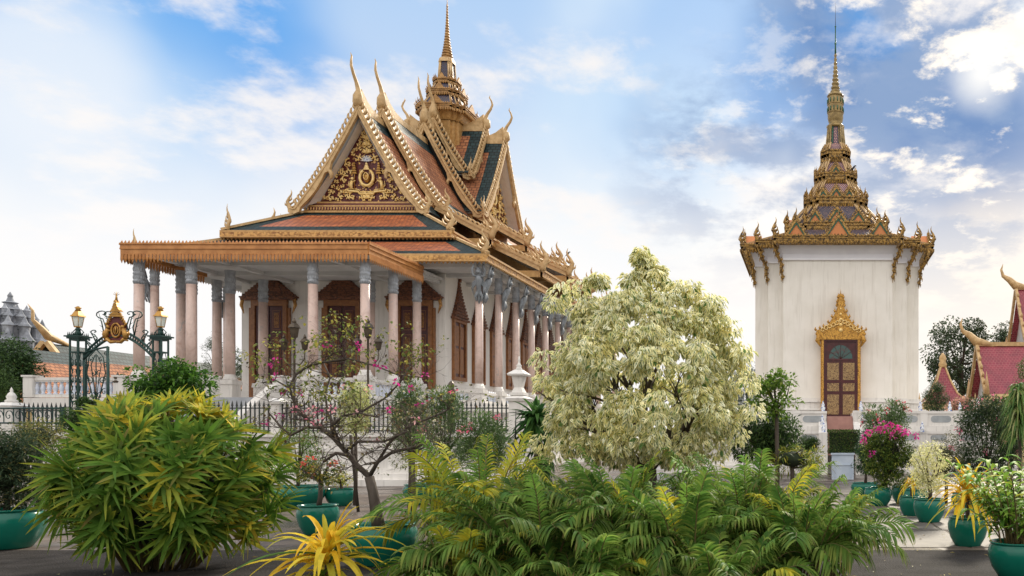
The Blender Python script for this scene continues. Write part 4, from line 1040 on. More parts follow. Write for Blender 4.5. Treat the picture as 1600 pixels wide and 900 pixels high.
# ------------------------------------------------------------------ library pavilion with the tall spire
LX, LY = 1.33, 47.0
lib = thing('shrine_tower', 'tall cream-walled shrine with gilded tiered spire and carved golden doorway', 'shrine', (LX, LY, 0))
def library():
    def body(e, z0, z1, m, z1e=None):
        pts = []
        q = [(4.5 + e, 2.9 + e), (3.75 + e, 2.9 + e), (3.75 + e, 3.75 + e), (2.9 + e, 3.75 + e), (2.9 + e, 4.5 + e)]
        for r in range(4):
            for (x, y) in q:
                for _ in range(r): x, y = -y, x
                pts.append((LX + x, LY + y))
        return pts
    m = MB('cream_plaster'); p = body(0, 0, 0, 0); m.loop(p, 2.8, p, 12.1); m.build('wall', lib)
    m = MB('white_stone')
    for e, a, b in ((.32, 2.6, 2.95), (.24, 2.95, 3.2), (.34, 3.2, 3.28), (.12, 3.28, 3.62), (.2, 3.62, 3.70), (.06, 3.70, 3.86)):
        p = body(e, 0, 0, 0); m.loop(p, a, p, b); m.add([(x, y, b) for x, y in p], [tuple(range(20))])
    m.build('base_moulding', lib)
    m = MB('cornice_white'); 
    p0, p1, p2 = body(.03, 0, 0, 0), body(.12, 0, 0, 0), body(.22, 0, 0, 0)
    m.loop(p1, 11.16, p1, 11.24); m.add([(x, y, 11.16) for x, y in p1], [tuple(range(20))]); m.loop(p0, 11.24, p0, 11.5); m.loop(p0, 11.5, p2, 11.9); m.loop(p2, 11.9, p2, 12.0); m.build('cornice', lib)
    # roof tiers
    def tier(h, z0, z1, pitch, fl, gab, h2, zz, rm, nn=3, gs=1.0, k1=.62, k2=.82):
        pl = shift(redent(h, k1, k2), LX, LY)
        mb = MB('old_gilt'); mb.loop(pl, z0, pl, z1); mb.add([(a, b, z0 + .01) for a, b in pl], [tuple(range(20))]); mb.add([(a, b, z1 - .01) for a, b in pl], [tuple(range(20))])
        fascia_loop(mb, pl, z0, z1, pitch, None, .13, .10); fa = mb.build('roof_fascia', lib)
        mb = MB(rm); p2 = shift(redent(h2, k1, k2), LX, LY); mb.loop(shift(redent(h * .97, k1, k2), LX, LY), z1 - .02, p2, zz, cap=True); mb.build('tiled_roof', lib)
        for (a, d), (b, e) in zip(convex(shift(redent(h * .97, k1, k2), LX, LY)), convex(p2)):
            mb = MB('pale_gold')
            for off in (0, .16): 
                sd = Vector((-d.y, d.x)) * off * (1 if d.x * d.y > 0 else -1)
                mb.bar((a.x + sd.x, a.y + sd.y, z1), (b.x + sd.x, b.y + sd.y, zz + .02), .07, .06)
            mb.build('roof_rib', lib)
        for p, d in convex(pl):
            mb = MB('old_gilt'); flame(mb, lambda a, z: (p.x - d.x * .05 + d.x * a, p.y - d.y * .05 + d.y * a, z1 - .1 + z), fl, n=5, side=-1, thick=.7)
            mb.build('flame_finial', lib)
        if gab:
            for s in range(4):
                ax = Vector((cos(s * PI / 2), sin(s * PI / 2))); tx = Vector((-ax.y, ax.x))
                for k in range(nn):
                    u = (k - (nn - 1) / 2) * h * .42; w = gab * (1.12 if k == nn // 2 else .92); hh = w * 1.62
                    c = Vector((LX, LY)) + ax * (h - .02 - (.0 if k == nn // 2 else .12)) + tx * u
                    f = lambda a, z, t: ((c + tx * a + ax * t).x, (c + tx * a + ax * t).y, z)
                    zb = z1 - .04
                    mb = MB('orange_panel', 'green_trim', 'old_gilt')
                    mb.prism([(-w, zb), (w, zb), (0, zb + hh)], f, -.9, .05, 'orange_panel')
                    for sg in (-1, 1):
                        mb.prism([(sg * w * 1.05, zb), (sg * (w * 1.05 - .07), zb), (0, zb + hh - .13), (0, zb + hh)], f, .05, .10, 'green_trim')
                        mb.prism([(sg * (w + .17), zb), (sg * (w + .03), zb), (0, zb + hh + .0), (0, zb + hh + .2)], f, -.02, .14, 'old_gilt')
                        for i in range(7):
                            t = (i + .3) / 7; a = sg * (w + .17) * (1 - t); z = zb + (hh + .2) * t
                            mb.tube([f(a, z, .06), f(a + sg * .05, z + .06, .06), f(a + sg * .03, z + .15, .06)], [.05, .04, .006], 4, 'old_gilt')
                    mb.tube([f(0, zb + hh + .1, .06), f(0, zb + hh + .42, .06)], [.05, .006], 5, 'old_gilt')
                    mb.build('gablet', lib)
    tier(5.22, 11.92, 12.30, .17, 1.1, .52, 2.95, 13.2, 'mixed_tile', k1=.64, k2=.83)
    tier(2.85, 13.12, 13.66, .15, 1.1, .40, 1.8, 14.85, 'mixed_tile')
    tier(1.76, 14.80, 15.40, .13, .85, .25, 1.1, 16.45, 'pink_tile')
    tier(1.16, 16.36, 16.96, .12, .64, .19, .72, 17.8, 'pink_tile', nn=1)
    tier(.79, 17.75, 18.38, .11, .5, 0, .60, 18.8, 'pink_tile')
    mb = MB('navy_tile'); mb.loop(shift(redent(.58), LX, LY), 18.1, shift(redent(.40), LX, LY), 20.0, cap=True); mb.build('spire_shaft', lib)
    mb = MB('pink_tile')
    for s in range(4):
        ax = Vector((cos(s * PI / 2), sin(s * PI / 2))); tx = Vector((-ax.y, ax.x)); c = Vector((LX, LY))
        for (h0, z0, h1, z1, w) in ((.60, 18.2, .42, 19.85, .12), (.80, 16.85, .64, 17.65, .26)):
            v = [c + ax * h0 - tx * w, c + ax * h0 + tx * w, c + ax * h1 + tx * w * .7, c + ax * h1 - tx * w * .7]
            mb.add([(*v[0], z0), (*v[1], z0), (*v[2], z1), (*v[3], z1)], [(0, 1, 2, 3)], None, [((0, 0), (2 * w, 0), (2 * w, z1 - z0), (0, z1 - z0))])
    mb.build('tile_panel', lib)
    mb = MB('shrine_gold', 'green_trim')
    for (a, d), (b, e) in zip(convex(shift(redent(.60), LX, LY)), convex(shift(redent(.42), LX, LY))): mb.tube([(a.x, a.y, 18.1), (b.x, b.y, 20.0)], .055, 5, 'shrine_gold')
    for s in range(8):
        a = s * PI / 4 + PI / 8; mb.tube([(LX + .62 * cos(a), LY + .62 * sin(a), 18.1), (LX + .44 * cos(a), LY + .44 * sin(a), 19.9)], .035, 4, 'green_trim' if s % 2 else 'shrine_gold')
    mb.build('spire_rib', lib)
    mb = MB('shrine_gold', 'green_trim')
    mb.lathe([(.50, 19.9), (.54, 20.0), (.44, 20.1), (.36, 20.15), (.42, 20.3), (.46, 20.5), (.47, 21.4), (.44, 21.9), (.30, 22.0)], (LX, LY, 0), 16, 'shrine_gold')
    for z in (20.75, 21.25, 21.75): mb.lathe([(.47, z), (.50, z + .04), (.47, z + .08)], (LX, LY, 0), 16, 'shrine_gold')
    for i in range(14):
        a = 2 * PI * i / 14
        for z in (20.85, 21.35): mb.tube([(LX + .475 * cos(a), LY + .475 * sin(a), z), (LX + .475 * cos(a), LY + .475 * sin(a), z + .25)], .03, 4, 'green_trim')
    mb.build('spire_vase', lib)
    mb = MB('shrine_gold'); pr = []
    z = 21.95; r = .30
    for i in range(9):
        dz = .24; pr += [(r * .72, z), (r, z + dz * .25), (r, z + dz * .6), (r * .68, z + dz * .8)]; z += dz; r *= .86
    pr += [(.05, z), (.09, z + .1), (.04, z + .2)]
    mb.lathe(pr, (LX, LY, 0), 12); mb.build('ringed_finial', lib)
    mb = MB('green_trim', 'bronze'); mb.lathe([(.055, z + .2), (.04, z + .7), (.07, z + .8), (.035, z + .9), (.03, z + 1.75), (.06, z + 1.8), (.02, z + 1.85)], (LX, LY, 0), 8, 'green_trim')
    mb.tube([(LX, LY, z + 1.8), (LX, LY, 27.3)], [.018, .004], 4, 'bronze'); mb.build('needle', lib)
    # brackets under the eaves
    q = [(4.5, 2.9), (3.75, 3.75), (2.9, 4.5)]
    for r in range(4):
        for (x, y) in q:
            for sg in (1, -1):
                xx, yy = (x, y) if sg > 0 else (x, -y)
                if sg < 0 and (x, y) == q[1] and False: continue
                if sg < 0: continue
                for _ in range(r): xx, yy = -yy, xx
                c = Vector((LX + xx, LY + yy)); d = Vector((math.copysign(1, xx), math.copysign(1, yy))).normalized()
                for rot in (0,):
                    f = lambda a, z, t: ((c + d * a + Vector((-d.y, d.x)) * t).x, (c + d * a + Vector((-d.y, d.x)) * t).y, z)
                    mb = MB('old_gilt')
                    path = [(.02, 9.95), (.04, 10.2), (.12, 10.5), (.10, 10.8), (.20, 11.1), (.42, 11.35), (.52, 11.6), (.72, 11.95)]
                    wid = [.01, .05, .08, .09, .10, .12, .12, .12]
                    mb.tube([f(a, z, 0) for a, z in path], wid, 6, flat=(Vector((-d.y, d.x, 0)), .6))
                    for k in range(1, 7):
                        a, z = path[k]; mb.tube([f(a + wid[k] * .5, z, 0), f(a + wid[k] + .05, z - .04, 0), f(a + wid[k] + .05, z - .2, 0)], [.05, .04, .01], 4)
                        mb.tube([f(a, z, wid[k] * .4), f(a, z + .1, wid[k] * .4 + .1), f(a, z + .22, wid[k] * .3)], [.06, .05, .01], 4); mb.tube([f(a, z, -wid[k] * .4), f(a, z + .1, -wid[k] * .4 - .1), f(a, z + .22, -wid[k] * .3)], [.06, .05, .01], 4)
                    mb.build('eave_bracket', lib)
    # doorway
    y = LY - 4.9; dz = P(0, 652, y).z; x0, x1 = P(1287, 0, y).x, P(1340, 0, y).x; dx = (x0 + x1) / 2; hw = (x1 - x0) / 2
    zt = P(0, 531, y).z
    m = MB('gilt')
    for s in (-1, 1):
        m.box(dx + s * (hw), dx + s * (hw + .11), y - .14, y + .4, dz, zt); m.box(dx + s * (hw + .11), dx + s * (hw + .16), y - .08, y + .4, dz, zt)
    m.box(dx - hw - .3, dx + hw + .3, y - .16, y + .4, zt, zt + .24); dr = m.build('doorway', lib)
    m = MB('gilt'); zb = zt + .24; W_ = hw + .33; top = P(0, 452, y).z
    prof_ = [(1, 0), (1.05, .10), (.86, .13), (.70, .17), (.50, .26), (.34, .38), (.22, .50), (.13, .62), (.10, .66), (.11, .70), (.07, .74), (.08, .80), (.05, .83), (.055, .88), (.02, .9), (.0, 1.0)]
    H = top - zb
    m.prism([(a * W_, zb + b * H) for a, b in prof_] + [(-a * W_, zb + b * H) for a, b in prof_[-2::-1]], lambda a, z, t: (dx + a, y - t, z), -.3, .16)
    for i in range(len(prof_) - 3):
        a, b = prof_[i]
        for s in (-1, 1): m.tube([(dx + s * a * W_, y - .1, zb + b * H), (dx + s * (a * W_ + .06), y - .12, zb + b * H + .07), (dx + s * (a * W_ + .04), y - .1, zb + b * H + .18)], [.07, .06, .01], 5)
    for s in (-1, 1):
        m.tube([(dx + s * (W_ - .1), y - .12, zb - .02), (dx + s * W_, y - .12, zb - .3), (dx + s * (W_ - .16), y - .12, zb - .62)], [.15, .13, .02], 6)
    for k in range(11):
        u = (k + .5) / 11; a = (u - .5) * 1.7 * W_; z = zb + .2 + .55 * (1 - abs(u - .5) * 2)
        m.tube([(dx + a + .14 * cos(t_ * .8 + k) * (1 - t_ / 12), y - .19, z + .14 * sin(t_ * .8 + k) * (1 - t_ / 12)) for t_ in range(9)], .03, 4, 'bright_gilt')
    for k in range(5): m.ball((dx, y - .15, zb + .25 + k * .28), .12 - k * .015, 'bright_gilt', 6)
    m.build('door_pediment', dr)
    m = MB('red_lacquer'); m.box(dx - hw, dx + hw, y - .03, y - .004, dz, zt); m.build('door_backing', dr)
    hz = dz + (zt - dz) * .73
    m = MB('red_lacquer'); m.box(dx - hw, dx - hw + .09, y - .1, y - .03, dz, zt); m.box(dx + hw - .09, dx + hw, y - .1, y - .03, dz, zt); m.box(dx - hw, dx + hw, y - .102, y - .03, hz, hz + .1); m.box(dx - hw, dx + hw, y - .102, y - .03, zt - .1, zt); m.build('door_frame', dr)
    m = MB('stained_glass', 'red_lacquer'); m.prism([(.62 * cos(R(a)), hz + .1 + .72 * sin(R(a))) for a in range(0, 181, 15)], lambda a, z, t: (dx + a, y - t, z), .04, .06, 'stained_glass')
    for a in range(30, 151, 30): m.tube([(dx, y - .065, hz + .1), (dx + .62 * cos(R(a)), y - .065, hz + .1 + .72 * sin(R(a)))], .015, 4, 'red_lacquer')
    m.build('fanlight', dr)
    for s in (-1, 1):
        m = MB('red_lacquer', 'lattice_gilt')
        a0, a1 = sorted((dx + s * .015, dx + s * (hw - .09))); m.box(a0, a1, y - .08, y - .032, dz + .02, hz)
        hh = hz - dz
        for u0, u1 in ((.05, .40), (.46, .60), (.66, .96)):
            m.box(a0 + .1, a1 - .08, y - .1, y - .079, dz + hh * u0, dz + hh * u1, 'lattice_gilt')
        m.build('door_leaf', dr)
library()
# bird on the shrine and on the pagoda finial
def bird(x, y, z, label):
    b = MB('bird_black'); b.tube([(-.16, 0, -.06), (-.06, 0, .0), (.04, 0, .08), (.10, 0, .15), (.16, 0, .17), (.22, 0, .16)], [.012, .05, .065, .04, .035, .006], 6)
    b.tube([(0, .02, .02), (0, .02, -.08)], .008, 4); b.tube([(-.2, -.03, -.12), (-.02, -.045, .06)], [.01, .03], 4)
    for i, v in enumerate(b.v): b.v[i] = (v[0] * .9 + x, v[1] + y, v[2] * 1.1 + z)
    o = b.build('bird'); tag(o, label, 'bird')
q = P(1333, 264, 45.9); bird(q.x, q.y, q.z, 'black bird perched on the right corner of the shrine spire')
q = P(887, 398, 54.6); bird(q.x, q.y, q.z, 'tiny black bird on a finial at the far end of the pagoda eaves')

# shrine terraces
lt = thing('shrine_terrace', 'white two-level stone terrace carrying the cream shrine, with reddish central steps', 'terrace', (LX, LY, 0))
def ring(z0, z1, e0, e1, mt, name):
    m = MB(mt); h0, h1 = e0, e1
    m.frus(LX, LY, z0, z1, h0, h0, h1, h1); return m
for (h, a, b) in ((8.4, 0, .35), (8.2, .35, .5), (8.0, .5, 1.35), (8.15, 1.35, 1.5), (8.3, 1.5, 1.62)): 
    pass
m = MB('white_stone')
for (h, a, b) in ((8.5, 0, .4), (8.35, .4, .55), (8.15, .55, 1.3), (8.3, 1.3, 1.452), (7.9, 1.452, 1.6), (7.62, 1.6, 1.9), (7.52, 1.9, 2.3), (7.1, 2.3, 2.62)): m.box(LX - h, LX + h, LY - h, LY + h, a, b)
m.build('terrace', lt)
m = MB('red_step')
sx0, sx1 = P(1293, 0, 38.4).x, P(1334, 0, 38.4).x
for i in range(9): m.box(sx0, sx1, 37.3 + i * .28, 42.6, .9 + i * .21, 1.11 + i * .21)
m.build('steps', lt)
for sg, xx in ((-1, sx0), (1, sx1)):
    m = MB('white_stone'); m.prism([(37.0, 0), (42.4, 0), (42.4, 3.0), (40.6, 3.0), (38.2, 1.95), (37.0, 1.95)], lambda a, z, t: (xx + sg * .22 + t, a, z), -.2, .2); m.build('stair_wall', lt)
def lib_bal(x0, x1, y, z, h, label, nx):
    o = thing('parapet', label, 'parapet', (x0, y, z), 'white parapets round the cream shrine')
    m = MB('white_stone'); m.box(x0, x1, y, y + .2, z, z + h - .12); m.box(x0 - .04, x1 + .04, y - .06, y + .26, z + h - .12, z + h); m.build('wall', o)
    for i in range(nx):
        a = x0 + (x1 - x0) * i / nx; b = x0 + (x1 - x0) * (i + 1) / nx
        m = MB('white_stone'); m.box(a - .02, a + .36, y - .045, y + .24, z + .002, z + h + .03); m.build('pier', o)
        m = MB('grey_panel'); r = h * .22
        m.prism([(a + .5 + r - r * sin(R(k)), z + h * .47 + r * cos(R(k))) for k in range(0, 181, 30)] + [(b - .14 - r + r * sin(R(k)), z + h * .47 - r * cos(R(k))) for k in range(0, 181, 30)], lambda a_, z_, t: (a_, y - t, z_), .0, .02)
        m.build('inset_panel', o)
yb = LY - 7.48
lib_bal(LX - 7.3, sx0 - .05, yb, 2.302, .74, 'upper white parapet with grey inset panels left of the shrine steps', 4)
lib_bal(sx1 + .05, LX + 7.3, yb, 2.302, .74, 'upper white parapet with grey inset panels right of the shrine steps', 4)
yc = LY - 8.26
lib_bal(LX - 8.2, sx0 - .35, yc, 1.454, .58, 'lower white parapet left of the shrine steps', 5)
lib_bal(sx1 + .35, LX + 8.2, yc, 1.454, .58, 'lower white parapet right of the shrine steps', 5)
vase0 = None
def vase(px, py, Y, h, label):
    p = P(px, py, Y); o = thing('porcelain_finial', label, 'porcelain finial', p, 'blue and white porcelain finials on the shrine parapets')
    m = MB('porcelain'); k = h / .8
    m.box(p.x - .14 * k, p.x + .14 * k, p.y - .14 * k, p.y + .14 * k, p.z, p.z + .12 * k)
    m.lathe([(.10, .12), (.15, .2), (.17, .32), (.10, .42), (.13, .5), (.10, .6), (.05, .66), (.07, .72), (.01, .82)], tuple(p), 10) if k > .9 else m.lathe([(r * k, z * k) for r, z in ((.10, .12), (.15, .2), (.17, .32), (.10, .42), (.13, .5), (.10, .6), (.05, .66), (.07, .72), (.01, .82))], tuple(p), 10)
    m.build('body', o); return o
for px, py, Y, h, lb in ((1286, 644, 39.7, .55, 'topmost porcelain finial left of the shrine door'), (1345, 644, 39.7, .55, 'topmost porcelain finial right of the shrine door'),
        (1285, 664, 38.5, .5, 'middle porcelain finial on the left stair wall'), (1348, 662, 38.5, .5, 'middle porcelain finial on the right stair wall'),
        (1287, 675, 38.0, .5, 'lowest porcelain finial on the left stair wall'),
        (1438, 642, 39.7, .5, 'porcelain finial at the right corner of the cream tower'), (1484, 643, 39.7, .5, 'porcelain finial near the maroon pavilion roof'),
        (1441, 675, 38.5, .5, 'porcelain finial on the lower parapet above the cream-leaved shrub'), (1500, 643, 39.7, .45, 'rightmost porcelain finial beside the pink blossom')):
    vase(px, py, Y, h, lb)

# ------------------------------------------------------------------ iron fence in front of the pagoda
FY = 28.6
def fence(x0, x1, z0, z1, label, wall=True, Y=FY, sag=None):
    o = thing('iron_fence', label, 'fence', (x0, Y, 0), 'dark green iron fences on the low white wall')
    m = MB('rail_black'); n = int((x1 - x0) / .155)
    for i in range(n + 1):
        x = x0 + (x1 - x0) * i / n
        s = (.0 if sag is None else sag * (1 - ((x - x0) / (x1 - x0))) ** 2)
        m.box(x - .018, x + .018, Y - .018, Y + .018, z0, z1 - .1 + (i % 2) * .0 + s)
        m.frus(x, Y, z1 - .12 + s, z1 + .08 + s, .036, .02, .002, .002)
    m.build('pickets', o)
    for za, hh in ((z0 + .06, .045), (z1 - .22, .04), (z0 + .22, .03)):
        m = MB('rail_black'); m.box(x0, x1, Y - .02, Y + .02, za, za + hh); m.build('rail', o)
    return o
w = thing('fence_wall', 'low moulded white wall under the iron fence in front of the pagoda', 'wall', (-22, FY, 0))
m = MB('white_stone')
for e, a, b in ((.75, 0, .22), (.5, .22, .42), (.3, .42, .6), (.16, .6, 1.2), (.24, 1.2, 1.32), (.14, 1.32, 1.72), (.26, 1.72, 1.84)): m.box(-34, -9.6, FY - e, FY + e, a, b)
m.build('wall', w)
zf = P(0, 629, FY).z
def fpost(px, label, w_=.26, top=2.75, cap=True, wb=.0):
    x = P(px, 0, FY).x; o = thing('fence_pillar', label, 'pillar', (x, FY, 1.84), 'white pillars of the iron fence')
    m = MB('white_stone'); m.box(x - w_, x + w_, FY - w_, FY + w_, 1.84, top); m.box(x - w_ - .08, x + w_ + .08, FY - w_ - .08, FY + w_ + .08, top, top + .08); m.frus(x, FY, top + .08, top + .2, w_ + .12, w_ + .12, w_ * .7, w_ * .7)
    m.build('shaft', o)
    if cap:
        m = MB('white_stone'); m.lathe([(.17, 0), (.19, .06), (.12, .12), (.15, .2), (.10, .32), (.04, .38), (.05, .44), (.005, .55)], (x, FY, top + .2), 10); m.build('cap_finial', o)
    return x
x1 = fpost(18, 'white fence pillar with pointed cap at the far left edge'); x2 = fpost(434, 'slim white fence pillar behind the bougainvillea branches', .15, 2.9, False)
x3 = fpost(811, 'stout white fence pillar carrying the stone lantern', .27, 3.0, False)
xg0, xg1 = P(122, 0, FY).x, P(251, 0, FY).x
fence(-34, x1 - .3, 1.86, 2.95, 'short stretch of iron fence left of the pointed white pillar')
fence(x1 + .3, xg0 - .3, 1.86, 2.88, 'iron fence between the pointed pillar and the gate', sag=None)
fence(xg1 + .3, x2 - .17, 1.86, zf, 'iron fence between the gate and the slim white pillar')
fence(x2 + .17, x3 - .3, 1.86, zf, 'long iron fence behind the bougainvillea and oleanders')
# lantern on the pillar
o = thing('stone_lantern', 'white stone lantern with pagoda roof on a fence pillar', 'lantern', (x3, FY, 3.2))
m = MB('white_stone'); m.box(x3 - .25, x3 + .25, FY - .25, FY + .25, 3.2, 3.3); m.frus(x3, FY, 3.3, 3.5, .2, .2, .12, .12); m.frus(x3, FY, 3.5, 3.9, .13, .13, .2, .2)
m.build('light_box', o)
m = MB('white_stone'); m.frus(x3, FY, 3.9, 3.96, .30, .30, .32, .32); m.frus(x3, FY, 3.96, 4.12, .32, .32, .12, .12); m.lathe([(.13, 0), (.10, .06), (.07, .1), (.10, .15), (.05, .2), (.03, .3), (.045, .34), (.005, .5)], (x3, FY, 4.12), 10); m.build('lantern_roof', o)
# small bronze post tops seen above the oleanders / beside the gate
for px, py, lb in ((705, 612, 'small bronze lotus bud on a post above the oleanders'), (184, 598, 'small bronze lotus bud on the balustrade post inside the gate')):
    Y = 30 if px > 600 else 36.9; p = P(px, py, Y); m = MB('bronze'); k = Y / 36.9
    m.lathe([(.16 * k, 0), (.2 * k, .05), (.12 * k, .12), (.15 * k, .2), (.13 * k, .3), (.04 * k, .4), (.01, .5 * k)], tuple(p), 10)
    if px > 600: m.box(p.x - .1, p.x + .1, p.y - .1, p.y + .1, 0, p.z)
    tag(m.build('lotus_bud'), lb, 'post finial')

# ------------------------------------------------------------------ gate
gt = thing('iron_gate', 'dark green wrought iron gate with arch, golden lanterns and royal crest, one leaf open', 'gate', (xg0, FY, 1.84))
def lattice(x, hw, z0, z1):
    m = MB('iron_green')
    for a in (-hw, hw):
        for b in (-hw, hw): m.box(x + a - .022, x + a + .022, FY + b - .022, FY + b + .022, z0, z1)
    for z in (z0 + .05, z0 + 1.1, z1 - .5, z1 - .06):
        for s in (-1, 1):
            m.box(x - hw, x + hw, FY + s * hw - .02, FY + s * hw + .02, z, z + .05); m.box(x + s * hw - .02, x + s * hw + .02, FY - hw, FY + hw, z, z + .05)
    for k in range(4):
        zc = z0 + .35 + k * (z1 - z0 - 1.0) / 4; 
        for s in (-1, 1):
            for yy in (-hw, hw):
                m.tube([(x + s * (hw * .45 + hw * .4 * (1 - t / 12) * cos(t * .62)), FY + yy, zc + .3 + .26 * (1 - t / 12) * sin(t * .62) + t * .01) for t in range(12)], .016, 4)
                m.tube([(x + s * .06, FY + yy, zc), (x + s * .12, FY + yy, zc + .4), (x + s * .04, FY + yy, zc + .75)], .014, 4)
    m.box(x - hw - .07, x + hw + .07, FY - hw - .07, FY + hw + .07, z1, z1 + .06); m.box(x - hw - .12, x + hw + .12, FY - hw - .12, FY + hw + .12, z1 + .06, z1 + .11)
    for i in range(6):
        for s in (-1, 1): xx = x - hw + i * hw * .4; m.tube([(xx, FY + s * (hw + .08), z1 + .1), (xx, FY + s * (hw + .08), z1 + .24)], [.03, .004], 4)
    m.tube([(x, FY, z1 + .1), (x, FY, z1 + .42)], [.12, .04], 6); m.ball((x, FY, z1 + .35), .08)
    for s in (-1, 1): m.tube([(x + s * .1, FY, z1 + .12), (x + s * .2, FY, z1 + .25), (x + s * .1, FY, z1 + .35), (x + s * .06, FY, z1 + .28)], .02, 4)
    m.build('gate_post', gt)
zt = P(0, 530, FY).z
for x in (xg0, xg1):
    lattice(x, .15, 1.86, zt)
    l = thing('gate_lantern', ('left' if x == xg0 else 'right') + ' brass lantern with clear panes on the iron gate post', 'lantern', (x, FY, zt + .42), 'pair of brass lanterns on the gate')
    m = MB('lamp_glass'); m.frus(x, FY, zt + .46, zt + .80, .07, .07, .115, .115); m.build('glass', l)
    m = MB('brass')
    for a in (-1, 1):
        for b in (-1, 1): m.tube([(x + a * .075, FY + b * .075, zt + .44), (x + a * .12, FY + b * .12, zt + .82)], .012, 4)
    m.box(x - .08, x + .08, FY - .08, FY + .08, zt + .42, zt + .46); m.frus(x, FY, zt + .80, zt + .85, .155, .155, .14, .14); m.frus(x, FY, zt + .85, zt + 1.02, .125, .125, .06, .06); m.lathe([(.09, 0), (.06, .05), (.1, .1), (.02, .16)], (x, FY, zt + 1.02), 8); m.build('cage', l)
m = MB('iron_green'); cxg = (xg0 + xg1) / 2; hg = (xg1 - xg0) / 2 - .2
def arch(t, dz=0): return (cxg + hg * t, FY, P(0, 562, FY).z + dz + .60 * (1 - t * t) + .28 * (1 - abs(t)) )
for dz, r in ((0, .045), (.18, .04)): m.tube([arch(i / 12 - 1, dz) for i in range(25)], r, 6)
for i in range(30):
    t = -1 + (i + .5) / 15; p = arch(t); q = arch(t + .02, .18); m.tube([p, q], .018, 4)
    m.tube([(p[0] + .05 * cos(a), FY, p[2] + .09 + .05 * sin(a)) for a in [k * PI / 4 for k in range(9)]], .01, 4)
for s in (-1, 1):   # scrolls on the arch, rising to the crest
    for (tx, r, tall) in ((.25, .22, .9), (.42, .30, 1.0), (.66, .16, .45), (.82, .12, .3)):
        p = arch(s * tx, .2)
        m.tube([(p[0], FY, p[2]), (p[0] - s * .05, FY, p[2] + tall * .3), (p[0] + s * .05, FY, p[2] + tall * .6)] + [(p[0] + s * (.05 + r * (1 - k / 12) * sin(k * .6)), FY, p[2] + tall * .6 + r * .6 - r * .6 * (1 - k / 12) * cos(k * .6)) for k in range(12)], .02, 4)
        m.tube([(p[0], FY, p[2]), (p[0] + s * .10, FY, p[2] + tall * .5), (p[0] + s * .16 + s * .05, FY, p[2] + tall * .85)], [.02, .018, .004], 4)
        for k in range(3): m.tube([(p[0] + s * .04 * k, FY, p[2] + .1 + tall * .2 * k), (p[0] + s * (.14 + .04 * k), FY, p[2] + .18 + tall * .2 * k)], [.016, .003], 4)
m.build('arch', gt)
# the open leaf
m = MB('iron_green'); ax0 = xg0 + .22; lw = 1.02; ztl = P(0, 545, FY).z; z0 = 1.9
LA = Vector((.985, -.17))
def lf(a, z): return (ax0 + LA.x * a, FY + LA.y * a, z)
def topz(a): return ztl + .25 * (a / lw) ** .5 - .2
m.tube([lf(0, z0), lf(0, topz(0))], .04, 5); m.tube([lf(lw, z0), lf(lw, topz(lw))], .05, 5)
m.tube([lf(lw * i / 8, topz(lw * i / 8)) for i in range(9)], .035, 5)
for z in (z0 + .05, z0 + .9): m.tube([lf(0, z), lf(lw, z)], .025, 4)
for i in range(1, 12): m.tube([lf(lw * i / 12, z0), lf(lw * i / 12, z0 + .9 + (.2 if i % 2 else .1))], .013, 4)
def spir(a, z, r, s, d0, turns=7.5, n=16, rr=.016): m.tube([lf(a + r * (1 - k / n) * cos(d0 + s * turns * k / n), z + r * (1 - k / n) * sin(d0 + s * turns * k / n)) for k in range(n + 1)], rr, 4)
mid = lw / 2; zc = z0 + 1.0; Ht = ztl - zc
for s in (-1, 1):
    m.tube([lf(mid + s * .06, zc), lf(mid + s * .22, zc + Ht * .25), lf(mid + s * .40, zc + Ht * .55), lf(mid + s * .30, zc + Ht * .85), lf(mid + s * .02, zc + Ht * .98)], .018, 4)
    m.tube([lf(mid, zc), lf(mid + s * .10, zc + Ht * .4), lf(mid + s * .22, zc + Ht * .7), lf(mid + s * .05, zc + Ht * .88)], .016, 4)
    for (a, z, r) in ((.16, .15, .13), (.34, .22, .12), (.26, .42, .13), (.12, .55, .11), (.40, .70, .10), (.2, .8, .09), (.42, .9, .08), (.38, .45, .09)):
        spir(mid + s * a, zc + Ht * z, r, s, 1.2); 
m.tube([lf(mid, zc), lf(mid, zc + Ht * .9)], .018, 4)
m.build('gate_leaf', gt)
